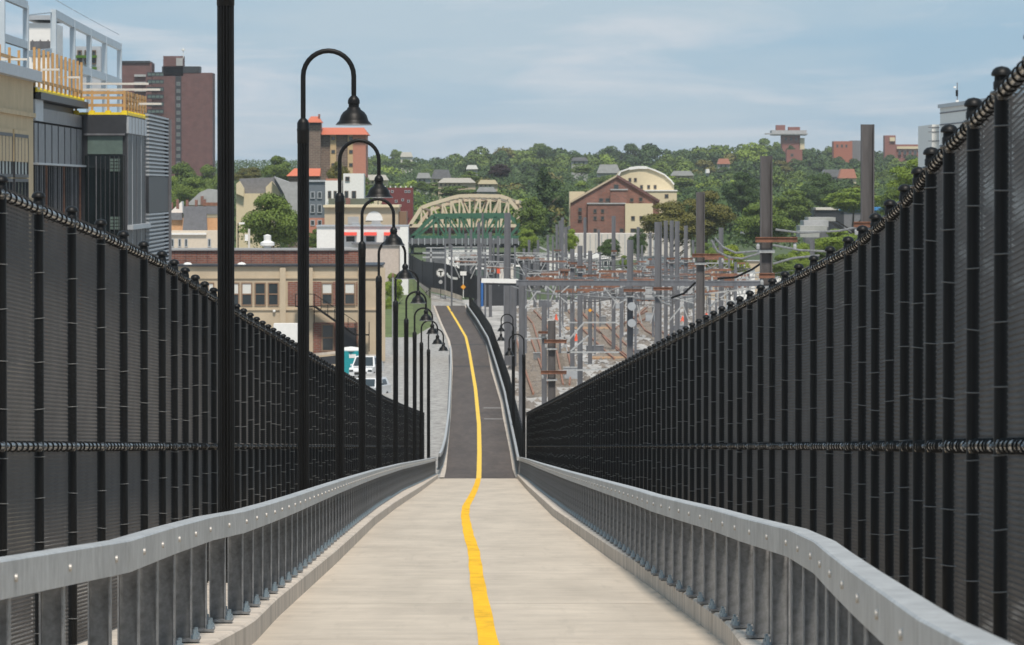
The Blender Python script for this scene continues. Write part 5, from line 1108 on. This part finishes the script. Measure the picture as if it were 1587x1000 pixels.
def tpx(cx_, top, wpx_, bot, Y, label, key, group=None):     # tree seen over photo pixels at distance Y
    a = P(cx_, top, Y); b_ = P(cx_, bot, Y); W_ = wpx_*Y/F; zb = min(b_.z, terr(Y) + 1); H_ = a.z - b_.z
    o = thing('tree', label, 'tree', (a.x, Y, b_.z), random.uniform(0, 6.28), group)
    s_ = W_/10 if key != 'cone' else W_/6
    link('crown', CR[key], o, (0,0,0), 0, (s_, s_, H_/10 if key != 'cone' else H_/14)); link('trunk', random.choice(TRK), o, (0,0,min(0, terr(Y) - b_.z)), 0, (s_, s_, (H_ + max(0, b_.z - terr(Y)))/10*.9)); return o
random.seed(11)
named = [(424,290,112,392,660,'big green tree directly left of the second lamp post',('f',0,'mid')), (490,352,40,392,650,'small green bush right of the second lamp post',('f',1,'mid')), (432,238,62,292,1150,'rounded green tree against the sky above the gabled house',('f',1,'mid')), (385,256,60,290,1200,'brownish green low tree left of the tree above the gabled house',('f',0,'olive')),
 (525,246,40,300,900,'green tree in front of the storage tower foot',(0,'olive')), (562,268,40,330,880,'green tree right of the white townhouse',(1,'mid')), (610,420,44,470,560,'light green young tree between the lamp posts at the path end',('f',1,'light')), (606,455,30,492,550,'light green shrub below the young tree',('f',0,'light')),
 (775,253,44,276,1400,'dark purple copper beech on the hill above the truss bridge','plum'), (843,262,58,362,1000,'tall dark conifer right of the truss bridge','cone'), (826,300,60,372,860,'muted green tree at the right end of the truss bridges',(2,'mid')), (818,350,40,395,800,'bright green bush low beside the yard columns',('f',0,'light')),
 (885,352,30,392,700,'small bright green tree at the foot of the brick gable',('f',1,'light')), (945,366,40,402,700,'dark small tree in front of the white warehouse',('f',0,'dark')), (990,350,34,400,690,'small dark tree right of the one before the white warehouse',('f',1,'dark')), (968,394,24,420,560,'small green shrub near the insulator column',('f',1,'mid')),
 (1040,305,112,382,760,'wide olive green tree right of the brick gable',('f',0,'olive')), (1095,290,96,372,780,'olive brown tree behind the dark column with cross arm',('f',1,'olive')), (1150,262,66,330,1050,'dark green rounded tree left of the second tallest column',('f',1,'dark')), (1185,308,104,380,820,'bright green broad tree behind the second tallest column',('f',0,'mid')),
 (1228,290,90,350,1000,'green tree left of the dark rounded tree',('f',1,'mid')), (1272,262,80,330,1150,'dark domed tree between the two tallest columns',('f',0,'dark')), (1322,288,120,330,900,'bright green low tree crowding the tallest column',('f',1,'light')), (1395,288,90,345,760,'green tree right of the tallest column',('f',0,'mid')),
 (1425,240,110,320,700,'large light green tree rising to the grey panel building',('f',1,'light')), (1130,375,70,430,600,'yellow green bush behind the pale grey column',('f',0,'yellow')), (1092,372,50,420,640,'dark green bush behind the dark column with cross arm',('f',1,'mid')), (1215,390,60,435,600,'green shrub beneath the white stepped building',('f',0,'mid')),
 (1300,352,90,400,560,'green shrubs low behind the right fence top',('f',1,'light')), (1268,366,80,420,620,'leafy green shrub hiding the foot of the white stepped building',('f',1,'mid')), (1240,372,50,425,610,'leafy bush left below the white stepped building',('f',0,'light')), (1355,340,60,380,600,'green shrub at the foot of the tallest column',('f',0,'mid')), (285,244,84,330,1150,'green tree in front of the brick high rise',('f',0,'mid')), (325,250,64,330,1250,'green tree right of the one before the brick high rise',('f',1,'mid')), (262,262,50,345,1050,'lighter green tree at the louvred corner',('f',0,'light')),
 (900,300,60,345,1050,'green tree behind the left side of the brick gable',(2,'dark')), (860,275,64,340,1100,'dark green tree right of the tall conifer',(3,'dark')), (300,270,80,335,1000,'lower green tree before the brick high rise',('f',1,'mid'))]
for cx_, top, w_, bot, Y, lb, key in named: tpx(cx_, top, w_, bot, Y, lb, key)
for x0,y0,x1,y1,y2,Y,rm,wm,lb in hs:      # trees that stand before the hillside houses
    tpx((x0+x1)/2 + random.uniform(-3, 3), y1 + (y2-y1)*.45, (x1-x0)*random.uniform(1.3, 1.6) + 8, y2 + 16, Y - 22, 'tree before the ' + lb, (random.randrange(5), random.choice(['mid', 'dark', 'mid'])))
for cx_, top, w_, Y, lb in ((1207,228,34,2450,'left foot of the hilltop brick hall'),(1245,230,34,2440,'right foot of the hilltop brick hall'),(1232,243,44,2250,'small square brick block'),(1300,240,40,2400,'left of the wide brick school'),(1325,244,40,2380,'right of the wide brick school'),(1378,238,40,2440,'corner tower of the brick school'),(1412,238,54,2420,'long wing of the brick school'),(1226,224,18,2440,'middle of the hilltop brick hall')):
    tpx(cx_, top, w_, top + w_*.9, Y, 'dark green tree before the ' + lb, (random.randrange(5), 'dark'))
SK = [(255,252),(330,262),(372,268),(400,268),(440,250),(480,262),(560,250),(572,236),(620,229),(650,243),(690,233),(735,224),(770,214),(790,236),(820,222),(845,214),(880,228),(905,231),(960,222),(1015,219),(1060,227),(1085,222),(1110,214),(1130,232),(1160,214),(1200,212),(1240,222),(1290,221),(1340,226),(1400,232),(1440,240),(1590,250)]
LBL = {'mid': 'green broadleaf tree in the wooded hillside', 'dark': 'dark green tree in the wooded hillside', 'light': 'lighter green tree in the wooded hillside', 'olive': 'olive tinted tree in the wooded hillside'}
cnt = 0
ZN = [(345, 'before the brick high rise'), (545, 'left of the storage tower'), (640, 'right of the storage tower'), (740, 'above the left of the truss bridge'), (830, 'above the right of the truss bridge'), (890, 'left of the brick gable'), (970, 'above the brick gable'),
      (1060, 'above the barrel roof'), (1120, 'just right of the barrel roof'), (1190, 'left of the second tallest column'), (1260, 'below the hilltop hall'), (1340, 'left of the tallest column'), (9999, 'right of the tallest column')]
def hill_label(px, frac, s_, k_):
    z = next(t for x, t in ZN if px < x); r_ = 'on the hill crest' if frac == 0 else ('on the upper slope' if frac < .4 else ('on the middle slope' if frac < .65 else 'at the hill foot'))
    return f"{'broad' if s_ > 2.4 else ('small' if s_ < 1.8 else 'rounded')} {dict(mid='green', dark='dark green', light='light green', olive='olive green')[k_]} tree {r_} {z}"
for Y, step, frac in ((2600, 30, 0.0), (2350, 27, .12), (2100, 31, .26), (1850, 34, .40), (1600, 38, .54), (1380, 44, .69), (1200, 52, .84), (1060, 60, 1.0)):
    px = 235 + random.uniform(0, step)
    while px < 1470:
        sk = interp(px, SK); yb = 318 if px > 560 else 300; top = sk + (yb - sk)*frac + random.uniform(-3, 5) + (random.uniform(-7, 5) if frac > 0 else 0)
        if frac == 0: top = sk + random.uniform(-1.5, 4)
        w_ = step*random.choice((1.5, 1.9, 2.2, 2.6, 3.0))*(1.15 if frac < .3 else 1); skip = False
        if 335 < px < 362 or 500 < px < 545: skip = False
        if frac > .5 and px < 560: skip = px > 340
        if frac > .9 and (870 < px < 1060): skip = True
        # leave the hill houses in view
        for x0,y0,x1,y1,y2,Yh,*_ in hs:
            if Y < Yh and x0 - w_*.18 < px < x1 + w_*.18 and top < y2: top = max(top, y1 + random.uniform(-4, 0))
        for x0, x1, yy, Yh in ((1200,1248,232,2500),(1219,1243,248,2300),(1292,1321,246,2450),(1372,1440,243,2500),(232,330,247,1500),(187,232,247,1500)):
            if Y < Yh and x0 - w_*.35 < px < x1 + w_*.35 and top < yy: top = yy - 2 + random.uniform(0, 3)
        if not skip and cnt < 290:
            k_ = random.choices(['mid', 'dark', 'light', 'olive'], [5, 4.5, .4, .6] if frac < .5 else [5, 2.5, 1.5, 1.2])[0]
            tpx(px, top, w_, top + w_*random.uniform(.8, 1.1), Y, hill_label(px, frac, w_/step, k_), (random.randrange(5), k_), 'trees of the wooded hillside'); cnt += 1
        px += step*random.uniform(.8, 1.2)
print('hill trees', cnt)
# undergrowth that fills the hillside; dark leaf colour paints in shade between the crowns
q = []
rr = np.random.default_rng(3); n = 150000
Yr = rr.uniform(930, 2750, n); Xr = PX(200, 1)*1.0*Yr + rr.random(n)*(PX(1500, 1) - PX(200, 1))*Yr
zt_ = np.interp(Yr, [p[0] for p in HT], [p[1] for p in HT]) + rr.uniform(0, 1, n)**.6*np.where(Yr > 1000, 4.5, 1.5)
pos = np.stack([Xr, Yr, zt_], 1); nrm = rr.normal(size=(n, 3)) + np.array([0, -.5, .9]); nrm /= np.linalg.norm(nrm, axis=1)[:, None]
t_ = np.cross(nrm, rr.normal(size=(n, 3))); t_ /= np.linalg.norm(t_, axis=1)[:, None]; b_ = np.cross(nrm, t_); sz = rr.uniform(.22, .5, n)[:, None]
qq = np.stack([pos - t_*sz, pos - b_*sz*.7, pos + t_*sz, pos + b_*sz*.7], 1).reshape(-1, 3)
tag(link('undergrowth', crown_mesh(qq, LM['dark'], 'undergrowth')), kind='stuff')
# haze
hz = MB().box(-1200, 1200, -320, 8800, -64, 80).mesh('haze'); ho = link('haze', hz); ho['kind'] = 'stuff'
hm = bpy.data.materials.new('haze'); hm.use_nodes = True; t = hm.node_tree; t.nodes.remove(t.nodes['Principled BSDF']); v = t.nodes.new('ShaderNodeVolumePrincipled'); v.inputs['Color'].default_value = (.9, .95, 1, 1); v.inputs['Density'].default_value = 0.00006; t.links.new(v.outputs[0], t.nodes['Material Output'].inputs['Volume']); hz.materials.append(hm)
